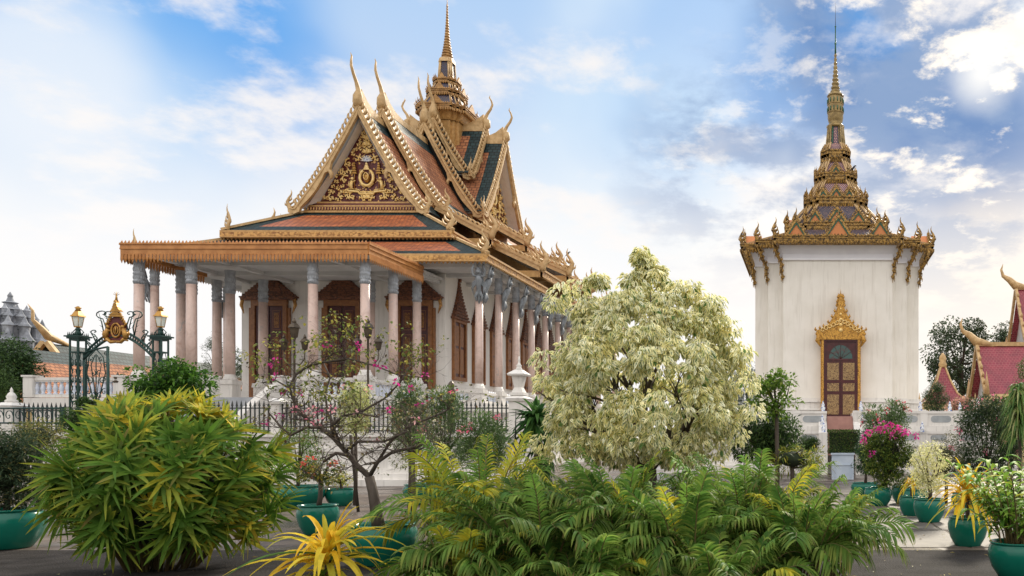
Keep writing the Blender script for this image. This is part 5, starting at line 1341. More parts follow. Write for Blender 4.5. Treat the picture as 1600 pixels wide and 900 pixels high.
# crest: gold and red royal arms with a tiered crown
m = MB('brass', 'maroon_panel', 'gate_gold'); p = P(183, 518, FY); cx_, cz_ = p.x, p.z
f = lambda a, z, t: (cx_ + a * .82, FY - t, cz_ + z * .92)
m.prism([(.0, -.46), (.30, -.34), (.46, -.30), (.40, .0), (.42, .25), (.28, .48), (.12, .56), (-.12, .56), (-.28, .48), (-.42, .25), (-.40, .0), (-.46, -.30), (-.30, -.34)], f, -.02, .03, 'maroon_panel')
m.tube([f(.20 * sin(R(a)), .04 + .27 * cos(R(a)), .05) for a in range(0, 361, 24)], .035, 5, 'gate_gold'); m.tube([f(.10 * sin(R(a)), .04 + .15 * cos(R(a)), .05) for a in range(0, 361, 30)], .02, 5, 'gate_gold')
m.tube([f(0, -.1, .06), f(0, .2, .06)], .03, 4, 'gate_gold')
for s in (-1, 1):
    m.tube([f(s * .52, -.36, .05), f(s * .36, -.30, .06), f(s * .22, -.42, .06), f(0, -.40, .06)], [.03, .07, .06, .05], 6, 'gate_gold')
    m.tube([f(s * .46, -.28, .06), f(s * .42, -.08, .07), f(s * .34, .10, .07)], [.09, .09, .06], 6, 'gate_gold'); m.ball(f(s * .32, .17, .08), .065, 'gate_gold', 6)
    m.tube([f(s * .36, .05, .07), f(s * .24, .02, .07)], .03, 4, 'gate_gold'); m.tube([f(s * .50, -.25, .05), f(s * .58, -.12, .05), f(s * .54, .02, .05)], .02, 4, 'gate_gold')
    for k in range(5): spz = .22 + k * .09; m.tube([f(s * (.38 - k * .06), spz, .04), f(s * (.44 - k * .06), spz + .1, .05), f(s * (.36 - k * .06), spz + .15, .04)], [.04, .035, .008], 5, 'gate_gold')
for k, (w_, z_) in enumerate(((.28, .56), (.20, .66), (.24, .76), (.17, .84), (.13, .93), (.09, 1.02), (.06, 1.12))): m.prism([(-w_, z_), (w_, z_), (w_ * .6, z_ + .085), (-w_ * .6, z_ + .085)], f, -.04, .10 if k else .12, 'brass')
m.tube([f(0, 1.15, .03), f(0, 1.5, .03)], [.05, .008], 6, 'brass')
for a in range(-60, 61, 30): m.tube([f(0, 1.38, .03), f(.16 * sin(R(a)), 1.38 + .16 * cos(R(a)), .03)], .008, 3, 'brass')
m.build('royal_crest', gt)
# stair rail with scrolls left of the gate
m = MB('iron_green'); Y = 26.0
for z in (P(0, 661, Y).z, P(0, 638, Y).z): m.tube([P(-40, 0, Y).to_tuple()[:2] + (z,), P(98, 0, Y).to_tuple()[:2] + (z,)], .03, 5)
za, zb = P(0, 661, Y).z, P(0, 638, Y).z; xa, xb = P(-40, 0, Y).x, P(98, 0, Y).x
for i in range(9):
    x = xa + (xb - xa) * (i + .5) / 9
    m.tube([(x + .15 * (1 - k / 14) * cos(k * .6), Y, (za + zb) / 2 + .2 * (1 - k / 14) * sin(k * .6)) for k in range(15)], .015, 4); m.box(x - .17, x - .15, Y - .01, Y + .01, za, zb)
for x in (xa, xb): m.box(x - .03, x + .03, Y - .03, Y + .03, za - .3, zb + .05)
tag(m.build('iron_railing'), 'low scrolled iron railing at the left edge before the white pillar', 'railing')

# lamp posts by the porch steps
def lamppost(px, label):
    Y = 35.4; c = P(px, 0, Y); o = thing('lamp_post', label, 'lamp post', (c.x, Y, 0), 'bronze three-lantern lamp posts at the porch')
    m = MB('bronze'); zc = P(0, 528, Y).z; zs = P(0, 547, Y).z
    m.lathe([(.2, 0), (.2, .3), (.09, .4), (.06, 1.2), (.07, 1.25), (.05, 1.3), (.045, zc - .1), (.08, zc)], (c.x, Y, 0), 8)
    for s in (-1, 1): m.tube([(c.x, Y, zs - .6), (c.x + s * .25, Y, zs - .65), (c.x + s * .45, Y, zs - .4), (c.x + s * .46, Y, zs)], .03, 5)
    m.build('post', o)
    for dx, z, k in ((0, zc, 1.2), (-.46, zs, .95), (.46, zs, .95)):
        m = MB('bronze', 'lamp_glass'); x = c.x + dx
        m.lathe([(.07 * k, 0), (.12 * k, .04), (.17 * k, .36 * k), (.23 * k, .37 * k), (.16 * k, .48 * k), (.06 * k, .56 * k), (.08 * k, .6 * k), (.01, .74 * k)], (x, Y, z), 6, 'bronze', smooth=False)
        m.build('lantern', o)
lamppost(460, 'left bronze lamp post with three lanterns before the pagoda doors'); lamppost(575, 'right bronze lamp post with three lanterns before the pagoda doors')

# ------------------------------------------------------------------ background buildings
def stupa():
    Y = 80; k = Y / F; c = P(16, 0, Y); o = thing('stone_stupa', 'grey carved stone stupa with stacked tiers behind the left trees', 'stupa', (c.x, Y, 0))
    m = MB('stupa_stone'); rows = [(700, 44), (560, 42), (556, 46), (552, 40), (532, 38), (530, 30), (512, 27), (510, 31), (507, 25), (497, 24), (495, 27), (493, 18), (486, 15), (484, 17), (482, 9), (475, 7), (473, 10), (471, 5), (465, 3), (462, 3.5), (456, .3)]
    m.lathe([(r * k, P(0, y, Y).z) for y, r in rows], (c.x, Y, 0), 16, smooth=False); m.build('body', o)
    m = MB('stupa_stone')
    for (yy, r, n, h) in ((560, 42, 12, 1.6), (532, 36, 12, 1.3), (512, 27, 12, 1.0), (496, 22, 10, .7)):
        z = P(0, yy, Y).z
        for i in range(n):
            a = 2 * PI * i / n + .2; x, y = c.x + r * k * cos(a), Y + r * k * sin(a)
            m.lathe([(.34 * h, -.3), (.40 * h, .2), (.30 * h, .3), (.34 * h, .9 * h), (.42 * h, 1.0 * h), (.2 * h, 1.3 * h), (.01, 1.8 * h)], (x, y, z), 6, smooth=False)
    m.build('turrets', o)
    p = P(44, 0, Y); m = MB('stupa_stone')
    m.lathe([(2.2, 0), (2.2, 5.5), (2.4, 6), (1.9, 6.4), (1.9, 8), (2.2, 8.3), (1.4, 9.0), (1.2, 9.8), (.8, 10.2), (.5, 11), (.01, 12)], (p.x, Y - 1.5, 0), 10, smooth=False)
    for i in range(8):
        a = i * PI / 4; m.lathe([(.5, 0), (.6, 1.2), (.3, 1.7), (.01, 2.4)], (p.x + 2.1 * cos(a), Y - 1.5 + 2.1 * sin(a), 6.3), 6, smooth=False)
    m.build('side_tower', o)
stupa()
def hall(name, label, X, y0, y1, zr, ze, hw, field, chofa=True):
    """small gabled hall whose ridge runs along +Y"""
    o = thing(name, label, 'hall', (X, y0, 0)); n = 5
    m = MB(field, 'green_tile'); pr = [(hw * (i / n), zr - (zr - ze) * ((i / n) + .06 * sin(PI * i / n))) for i in range(n + 1)]
    for s in (-1, 1):
        for i in range(n):
            (a0, z0), (a1, z1) = pr[i], pr[i + 1]
            for (ya, yb_, mm) in ((y0, y0 + 1.1, 'green_tile'), (y0 + 1.1, y1, field)):
                m.add([(X + s * a0, ya, z0), (X + s * a0, yb_, z0), (X + s * a1, yb_, z1), (X + s * a1, ya, z1)], [(0, 1, 2, 3)], 'green_tile' if i == 0 and field != 'maroon_tile' else mm, [[(ya, i), (yb_, i), (yb_, i + 1), (ya, i + 1)]])
    m.build('roof', o)
    m = MB('pale_gold')
    for s in (-1, 1):
        for i in range(n):
            (a0, z0), (a1, z1) = pr[i], pr[i + 1]; m.bar((X + s * a0, y0 - .05, z0 - .05), (X + s * a1, y0 - .05, z1 - .05), .3, .35)
        m.tube([(X + s * hw, y0, ze), (X + s * (hw + .4), y0, ze + .1), (X + s * (hw + .45), y0, ze + .7), (X + s * (hw + .3), y0, ze + 1.1)], [.2, .16, .1, .01], 5)
    m.build('bargeboard', o)
    if chofa:
        m = MB('pale_gold'); m.tube([(X, y0 + 2, zr), (X, y0 + .2, zr + .5), (X - .1, y0 - .3, zr + 1.1), (X - .35, y0 - .7, zr + 1.7), (X - .3, y0 - .75, zr + 2.4), (X - .55, y0 - .9, zr + 2.9)], [.12, .3, .22, .12, .09, .01], 6); m.build('horn_finial', o)
    m = MB('yellow_wall'); m.box(X - hw * .85, X + hw * .85, y0 + .6, y1, 0, ze + .1); m.add([(X - hw * .9, y0 + .6, ze), (X + hw * .9, y0 + .6, ze), (X, y0 + .6, zr - .3)], [(0, 1, 2)]); m.build('wall', o)
    return o
q = P(72, 536, 62); hall('hall', 'distant hall with long salmon tile roof left of the gate', q.x, 62, 92, q.z, 4.2, 4.6, 'brown_tile')
q = P(58, 546, 57); hall('hall', 'nearer lower salmon-tiled hall at the left, adjoining the distant hall', q.x - 1.2, 48, 61.5, q.z + .1, 4.2, 4.2, 'brown_tile', False)
def hallx(label, px, py, Y, x1, ze, hw, cat='hall'):
    q = P(px, py, Y); X = q.x; zr = q.z; o = thing('maroon_roofed_hall', label, cat, (X, Y, 0)); n = 6
    pr = [(hw * (i / n), zr - (zr - ze) * ((i / n) + .05 * sin(PI * i / n))) for i in range(n + 1)]
    m = MB('maroon_tile')
    for s in (-1, 1):
        for i in range(n):
            (a0, z0), (a1, z1) = pr[i], pr[i + 1]; l0 = math.hypot(a1 - a0, z1 - z0)
            m.add([(X, Y + s * a0, z0), (x1, Y + s * a0, z0), (x1, Y + s * a1, z1), (X, Y + s * a1, z1)], [(0, 1, 2, 3)], None, [[(0, -i * l0), (x1 - X, -i * l0), (x1 - X, -(i + 1) * l0), (0, -(i + 1) * l0)]])
    m.build('roof', o)
    for s in (-1, 1):
        m = MB('pale_gold')
        for i in range(n):
            (a0, z0), (a1, z1) = pr[i], pr[i + 1]; m.bar((X - .15, Y + s * a0, z0 - .1), (X - .15, Y + s * a1, z1 - .1), .2, .26)
            m.tube([(X - .1, Y + s * a1, z1 + .2), (X - .1, Y + s * (a1 + .15), z1 + .4), (X - .1, Y + s * (a1 + .1), z1 + .6)], [.12, .1, .01], 5)
        m.tube([(X - .1, Y + s * hw, ze), (X - .1, Y + s * (hw + .4), ze + .1), (X - .1, Y + s * (hw + .4), ze + .8), (X - .1, Y + s * (hw + .2), ze + 1.6)], [.25, .22, .12, .01], 5)
        m.build('bargeboard', o)
    m = MB('pale_gold'); m.bar((X - .1, Y, zr - .05), (x1, Y, zr - .05), .3, .3)
    m.tube([(X + 1.2, Y, zr), (X - .2, Y, zr + .3), (X - .7, Y, zr + .8), (X - 1.2, Y, zr + 1.1), (X - 1.35, Y, zr + 1.6), (X - 1.2, Y, zr + 2.1)], [.15, .35, .25, .15, .1, .01], 6); m.build('ridge', o)
    m = MB('yellow_wall', 'ceiling_paint'); m.box(X + .6, x1, Y - hw * .8, Y + hw * .8, 0, ze + .1, 'yellow_wall'); m.add([(X + .5, Y - hw * .95, ze), (X + .5, Y + hw * .95, ze), (X + .5, Y, zr - .3)], [(0, 1, 2)], 'ceiling_paint')
    m.box(X - .1, x1, Y - hw - .05, Y - hw + .15, ze - .45, ze, 'yellow_wall'); m.build('wall', o)
hallx('maroon tile roof with golden gable ends at the right edge', 1529, 540, 60, 24, 4.9, 3.0)
hallx('taller maroon-roofed gable rising at the far right edge', 1590, 452, 66, 26, 9.0, 3.2)
q = P(1473, 572, 55); o = thing('pavilion', 'small pavilion with concave maroon pyramid roof and golden ridges', 'pavilion', (q.x, 55, 0))
m = MB('maroon_tile'); hs = [(.12, q.z), (.45, q.z - 1.0), (.85, q.z - 1.9), (1.35, q.z - 2.5), (1.65, q.z - 2.65)]
for (h0, z0), (h1, z1) in zip(hs[:-1], hs[1:]):
    a = [(q.x - h0, 55 - h0), (q.x + h0, 55 - h0), (q.x + h0, 55 + h0), (q.x - h0, 55 + h0)]; b = [(q.x - h1, 55 - h1), (q.x + h1, 55 - h1), (q.x + h1, 55 + h1), (q.x - h1, 55 + h1)]
    m.loop(b, z1, a, z0)
m.build('roof', o)
m = MB('pale_gold')
for sx in (-1, 1):
    for sy in (-1, 1):
        m.tube([(q.x + sx * h, 55 + sy * h, z) for h, z in hs] + [(q.x + sx * 1.85, 55 + sy * 1.85, hs[-1][1] + .1), (q.x + sx * 1.85, 55 + sy * 1.85, hs[-1][1] + .7)], [.07, .07, .07, .07, .09, .09, .01], 5)
m.lathe([(.25, -.1), (.3, .1), (.2, .3), (.26, .5), (.2, .7), (.05, .9)], tuple(q), 8); m.build('ridges', o)
m = MB('yellow_wall'); m.box(q.x - 1.5, q.x + 1.5, 53.5, 56.5, q.z - 2.95, q.z - 2.66)
for sx in (-1, 1):
    for sy in (-1, 1): m.box(q.x + sx * 1.2 - .1, q.x + sx * 1.2 + .1, 55 + sy * 1.2 - .1, 55 + sy * 1.2 + .1, 0, q.z - 2.9)
m.build('posts', o)

# ------------------------------------------------------------------ plants
G1 = (.06, .13, .03); G2 = (.09, .18, .04); G3 = (.13, .24, .05); GD = (.02, .055, .02); GY = (.32, .36, .05); YL = (.72, .55, .05); OR = (.62, .30, .04); BR = (.22, .13, .05)
CR = (.76, .74, .40); CW = (.82, .82, .60); MG = (.60, .03, .28); PK = (.75, .25, .38); RD = (.60, .04, .08)
def pot(parent, x, y, r, h, style='bowl', label=None):
    m = MB('pot_glaze')
    if style == 'bowl':
        pr = [(r * .62, 0), (r * .66, h * .03), (r * .88, h * .30), (r * .99, h * .58), (r * 1.0, h * .75), (r * .93, h * .90), (r * .88, h * .94), (r * .94, h * .955), (r * .96, h * .985), (r * .93, h), (r * .86, h), (r * .84, h * .9), (r * .82, h * .86)]
    else:
        pr = [(r * .62, 0), (r * .66, h * .03), (r * .80, h * .35), (r * .90, h * .75), (r * .93, h * .86), (r * 1.0, h * .88), (r * 1.02, h * .97), (r * .98, h), (r * .88, h), (r * .84, h * .9), (r * .82, h * .86)]
    m.lathe(pr, (x, y, .01), 28); o = m.build('pot', parent)
    m = MB('soil'); m.lathe([(.001, h * .84), (r * .84, h * .85), (r * .5, h * .89), (.001, h * .90)], (x, y, .01), 16); m.build('soil', parent)
    return o
def pt3(n, c, rad, pw=1 / 3, lo=.55, zmin=-1):
    d = rdir(n, zmin); u = (lo ** 3 + NR.random(n) * (1 - lo ** 3)) ** (1 / 3)
    return np.array(c) + d * np.array(rad) * u[:, None], d
def lumpy(c, rad, nb, br, zmin=-.9):
    """centres of leaf clumps over an uneven ellipsoid"""
    d = rdir(nb, zmin); u = NR.uniform(.45, 1.0, nb) ** .6
    return np.array(c) + d * (np.array(rad) - br * .6) * u[:, None]
def clumps(fol, cs, br, n, L, Wd, cols, wts=None, droop=.3, upb=.35, segs=2, flat=.8, prof='leaf'):
    cs = np.asarray(cs); k = len(cs); N = n * k
    ci = np.repeat(np.arange(k), n); sz = NR.uniform(.7, 1.25, k)[ci]
    d = rdir(N); P_ = cs[ci] + d * (br * sz * NR.uniform(.35, 1, N) ** .5)[:, None] * np.array([1, 1, flat])
    D = d * 1.0 + NR.normal(size=(N, 3)) * .55; D[:, 2] += upb
    tint = NR.uniform(.8, 1.2, k)[ci][:, None]
    Nn = np.tile([0, 0, 1.0], (N, 1)) + NR.normal(size=(N, 3)) * .45
    fol.blades(P_, D, Nn, L * NR.uniform(.7, 1.25, N), Wd * NR.uniform(.75, 1.2, N), droop, pal(N, cols, wts) * tint, segs, .15, prof)
def branch_tree(m, p, d, L, r, depth, tips, spread=.55, seg=5, up=.05, shrink=.72, kids_=(2, 3), rnd=random, wob=.18, n0=7):
    p = Vector(p); d = Vector(d).normalized(); pts = [p]; rad = [r]
    for i in range(seg):
        d = (d + Vector((rnd.gauss(0, wob), rnd.gauss(0, wob), rnd.gauss(0, wob * .7) + up))).normalized(); p = p + d * (L / seg)
        pts.append(p.copy()); rad.append(r * (1 - (1 - shrink) * (i + 1) / seg))
    m.tube(pts, rad, max(3, n0))
    tips.append((p.copy(), d.copy(), depth))
    if depth <= 0: return
    for k in range(rnd.choice(kids_)):
        a = Vector((rnd.gauss(0, 1), rnd.gauss(0, 1), rnd.gauss(0, .6))).normalized()
        nd = (d + a * spread * rnd.uniform(.7, 1.4)).normalized()
        i = rnd.randint(max(1, seg - 2), seg)
        branch_tree(m, pts[i], nd, L * rnd.uniform(.6, .88), rad[i] * rnd.uniform(.6, .85), depth - 1, tips, spread, seg, up, shrink, kids_, rnd, wob, max(3, n0 - 1))
def core(parent, c, rad, name='shade_core'):  # solid inside the foliage; its near-black colour paints the shade between leaves
    m = MB('leaf_shade'); m.lathe([(max(.001, sin(PI * k / 8)), -cos(PI * k / 8)) for k in range(9)], (0, 0, 0), 12)
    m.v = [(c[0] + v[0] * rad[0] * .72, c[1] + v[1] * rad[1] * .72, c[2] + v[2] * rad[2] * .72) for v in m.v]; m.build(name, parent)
mat('leaf_shade', (.012, .022, .008), .9, col2=(.02, .03, .01), scale=6, bump=1.0, bscale=8)

# --- lady palm clump
def rhapis():
    c = P(255, 890, 10.0); cx, cy = c.x, 10.0
    o = thing('lady_palm', 'huge dome-shaped lady palm with yellow-tipped fan leaves, left foreground', 'palm', (cx, cy, 0))
    f = Fol(); n = 285
    d = rdir(n, -.75); rad = np.array([1.18, 1.1, 1.04]); ctr = np.array([cx + .12, cy, 1.06])
    d[:, 1] = np.where((d[:, 1] > .3) & (NR.random(n) < .5), -d[:, 1], d[:, 1])
    u = NR.uniform(.66, 1.0, n); base = ctr + d * rad * u[:, None]; base[:, 2] = np.maximum(base[:, 2], .28)
    cane = MB('cane')
    for i in range(0, n, 4):
        b = base[i]; g = Vector((cx + d[i, 0] * .35, cy + d[i, 1] * .35, 0)); q = Vector(b)
        cane.tube([g, g.lerp(q, .5) + Vector((0, 0, .15)), q], [.018, .014, .008], 4)
    for i in range(n):
        out = d[i] + NR.normal(size=3) * .22; out /= np.linalg.norm(out)
        side = np.cross(out, [0, 0, 1.0]); side /= np.linalg.norm(side) + 1e-6; upv = np.cross(side, out)
        k = NR.integers(10, 14); ang = np.linspace(-2.2, 2.2, k) + NR.normal(size=k) * .08
        top = base[i, 2] > 1.75
        v = upv * (1 if (top or NR.random() < .72) else -1)
        roll = NR.normal() * .35; side, v = side * np.cos(roll) + v * np.sin(roll), v * np.cos(roll) - side * np.sin(roll)
        D = (v * np.cos(ang)[:, None] + side * np.sin(ang)[:, None]) * .95 + out * NR.uniform(.25, .75) + np.array([0, 0, .12])
        yel = NR.random() < (.9 if base[i, 2] > 1.75 else (.20 if (abs(d[i, 0]) > .75 or base[i, 2] > 1.6) else .05))
        if yel: cols = pal(k, [YL, GY, (.50, .46, .05), (.25, .32, .05)], [2, 2, 2, 1])
        else: cols = pal(k, [(.06, .14, .02), (.09, .20, .03), (.13, .27, .035), (.22, .32, .04)], [3, 4, 3, 1])
        L = NR.uniform(.40, .54)
        f.blades(np.tile(base[i], (k, 1)), D, out + NR.normal(size=3) * .1, L * (1 - .22 * np.abs(ang) / 2.1) * NR.uniform(.88, 1.1, k), NR.uniform(.038, .054), NR.uniform(.04, .34), cols, 5, .22, 'strap', tip=pal(k, [(.45, .44, .06), (.20, .28, .05), (.34, .24, .08), (.12, .22, .04)], [3, 4, 1, 3]))
    f.build('fronds', 'palm_leaf', o); cane.build('canes', o)
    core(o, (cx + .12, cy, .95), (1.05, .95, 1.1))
rhapis()

# --- areca palms
def areca(px, Y, z_top, spread, nfr, label, yel=.15, rx=.5):
    c = P(px, 0, Y); o = thing('areca_palm', label, 'palm', (c.x, Y, 0), 'feathery areca palms along the front')
    f = Fol(); m = MB('cane')
    nfr = int(nfr * 1.25)
    for i in range(nfr):
        az = random.uniform(0, 2 * PI); q = (i + .5) / nfr; lean = (.25 + 1.05 * q) * spread
        Ln = z_top * (1.08 - .10 * q) * random.uniform(.88, 1.1)
        bx, by = c.x + rx * cos(az) * random.random(), Y + .35 * sin(az) * random.random()
        dirh = Vector((cos(az), sin(az), 0)); N = 16; pts = []; p = Vector((bx, by, 0)); e = R(88) - lean * .25
        for k in range(N + 1):
            pts.append(p.copy()); t = k / N
            ang = e - lean * (t ** 2.0) * 2.1
            p = p + (dirh * cos(ang) + Vector((0, 0, sin(ang)))) * Ln * 1.22 / N
            p.z = max(p.z, .05)
        m.tube(pts, [.014 * (1 - .75 * k / N) for k in range(N + 1)], 4)
        nl = 26; tt = np.linspace(.34, .985, nl); A = np.array([tuple(v) for v in pts])
        idx = tt * N; i0 = np.minimum(idx.astype(int), N - 1); fr = (idx - i0)[:, None]; pos = A[i0] * (1 - fr) + A[i0 + 1] * fr
        tan = A[i0 + 1] - A[i0]; tan /= np.linalg.norm(tan, axis=1, keepdims=True) + 1e-9
        hx = np.array([-sin(az), cos(az), 0.0]); rl = random.gauss(0, .35)
        up = np.cross(np.tile(hx, (nl, 1)), tan); up = up * np.sign(up[:, 2:3].mean() + 1e-6)
        sd = hx * cos(rl) + up * sin(rl); up = np.cross(sd, tan); up = up * np.sign(up[:, 2].sum() + 1e-6)
        ll = .34 * np.sin(PI * (tt - .26) / .80) ** .6 * (z_top / 1.2) ** .4 + .05
        y = random.random() < yel * (1.5 if q < .6 else .3); tint = random.uniform(.7, 1.5)
        for s in (-1, 1):
            D = sd * s * .80 + tan * (.50 + .5 * tt[:, None] ** 2) + up * .26 + NR.normal(size=(nl, 3)) * .07
            if y: cols = pal(nl, [(.66, .56, .05), (.52, .50, .05), (.38, .44, .06)], jit=.1)
            else: cols = pal(nl, [[(.09, .19, .035), (.13, .24, .045), (.06, .14, .03)][random.randint(0, 2)], (.20, .29, .06)], [3, 1], jit=.15) * tint
            ok = NR.random(nl) > (.04 if random.random() < .7 else .22); f.blades(pos[ok], D[ok], up[ok], (ll * NR.uniform(.85, 1.1, nl))[ok], .023 + .008 * random.random(), random.uniform(.35, .75), cols[ok], 5, .22, 'strap', tip=pal(ok.sum(), [(.24, .28, .06), (.13, .20, .04), (.25, .16, .07)], [3, 6, 1]))
    f.build('fronds', 'palm_leaf', o); m.build('stems', o)
random.seed(21)
areca(752, 9.4, 1.28, .95, 34, 'areca palm with bright yellow upper fronds, leftmost of the row', .55, .3)
areca(850, 8.3, .98, 1.05, 46, 'low dark green areca palm in front, left of the fig trunk', .06)
areca(965, 8.9, 1.12, 1.0, 46, 'areca palm right in front of the variegated fig trunk', .1)
areca(1075, 8.3, .98, 1.05, 46, 'dense green areca palm just right of the fig trunk', .08)
areca(1170, 9.5, 1.18, 1.0, 42, 'taller areca palm with pale glossy tips below the round-leaved shrub', .2)
areca(1248, 8.6, .92, 1.0, 50, 'rightmost areca palm drooping over the stone walk', .12)
areca(735, 7.9, .66, 1.1, 34, 'small areca palm at the bottom beside the big teal bowl', .12, .35)
areca(900, 7.6, .60, 1.15, 34, 'very low areca fronds at the bottom edge below the fig tree', .05)
areca(1120, 7.6, .60, 1.15, 36, 'low areca fronds at the bottom edge, right half of the row', .05)
core_m = None

# --- variegated ficus
def ficus():
    Y = 12.0; c = P(1015, 0, Y); o = thing('variegated_fig_tree', 'round cream-and-green variegated fig tree in the middle of the garden', 'tree', (c.x, Y, 0))
    m = MB('bark'); rnd = random.Random(5); tips = []
    m.tube([(c.x, Y, 0), (c.x + .02, Y, .6), (c.x - .02, Y, 1.15)], [.15, .12, .12], 10)
    for a in ((-.55, .1, 1), (.5, -.15, 1), (.05, .5, 1), (.0, -.4, 1.1), (.9, .1, .8), (-.9, -.1, .8), (.15, .1, 1.6)):
        branch_tree(m, (c.x - .02, Y, 1.1), a, .72 if a[2] < 1.5 else 1.0, .065, 3, tips, .5, 5, .03, .7, (2, 3), rnd, .12, 7)
    m.build('trunk', o)
    # crown: clumps over an uneven egg with a peak
    cs = []; rr = random.Random(9)
    prof_ = [(1.32, .75), (1.6, 1.28), (1.95, 1.5), (2.3, 1.5), (2.8, 1.46), (3.2, 1.30), (3.6, 1.05), (3.9, .66), (4.12, .34), (4.32, .16), (4.5, .05)]
    def rad(z):
        for (z0, r0), (z1, r1) in zip(prof_[:-1], prof_[1:]):
            if z <= z1: return r0 + (r1 - r0) * (z - z0) / (z1 - z0)
        return .05
    while len(cs) < 310:
        z = rr.uniform(1.35, 4.42); r = rad(z) * .95
        if rr.random() > (r / 1.5) ** 1.2 + .10: continue
        a = rr.uniform(0, 2 * PI); lump = 1 + .13 * sin(3 * a + 2.2 * z) + .10 * sin(5 * a - 3 * z + 1) + .05 * sin(9 * a + 7 * z)
        q = r * lump * rr.uniform(.5, 1.0) ** .35 - .08
        cs.append((c.x + max(q, 0) * cos(a), Y + max(q, 0) * sin(a) * .9, z))
    # outliers to break the outline
    for (px, py) in ((1003, 392), (998, 402), (1010, 408), (940, 440), (935, 432), (1060, 455), (1075, 450), (1140, 510), (1160, 548), (1168, 600), (1178, 640), (870, 470), (880, 455), (850, 690), (868, 705), (1150, 680), (1120, 705), (905, 450), (925, 436), (1080, 462), (1110, 480), (855, 600), (848, 560), (1000, 425)):
        v = P(px, py, Y - .2); cs.append(tuple(v))
    cs = np.array(cs); k = len(cs); n = 74; N = n * k; ci = np.repeat(np.arange(k), n)
    d = rdir(N); rad_ = np.where(cs[ci][:, 2] > 3.9, .11, .19)
    Pn = cs[ci] + d * (rad_ * NR.uniform(.2, 1, N) ** .5)[:, None] * np.array([1, 1, .8])
    D = d * np.array([.8, .8, .3]) + NR.normal(size=(N, 3)) * .35; D[:, 2] -= .75
    # face of a hanging leaf turns outward
    out = Pn - np.array([c.x, Y, 2.4]); out /= np.linalg.norm(out, axis=1, keepdims=True); Nn = out + NR.normal(size=(N, 3)) * .45 + np.array([0, 0, .35])
    tint = NR.uniform(.82, 1.1, k)[ci][:, None]
    f = Fol(); f.blades(Pn, D, Nn, NR.uniform(.075, .12, N), NR.uniform(.046, .064, N), .2, pal(N, [(.95, .91, .62), (.92, .85, .48), (.95, .93, .74), (.70, .70, .34), (.14, .24, .07)], [4, 4, 3, 1.0, .3], .06) * tint, 3, .18, 'leaf')
    f.build('crown', 'variegated_leaf', o)
ficus()

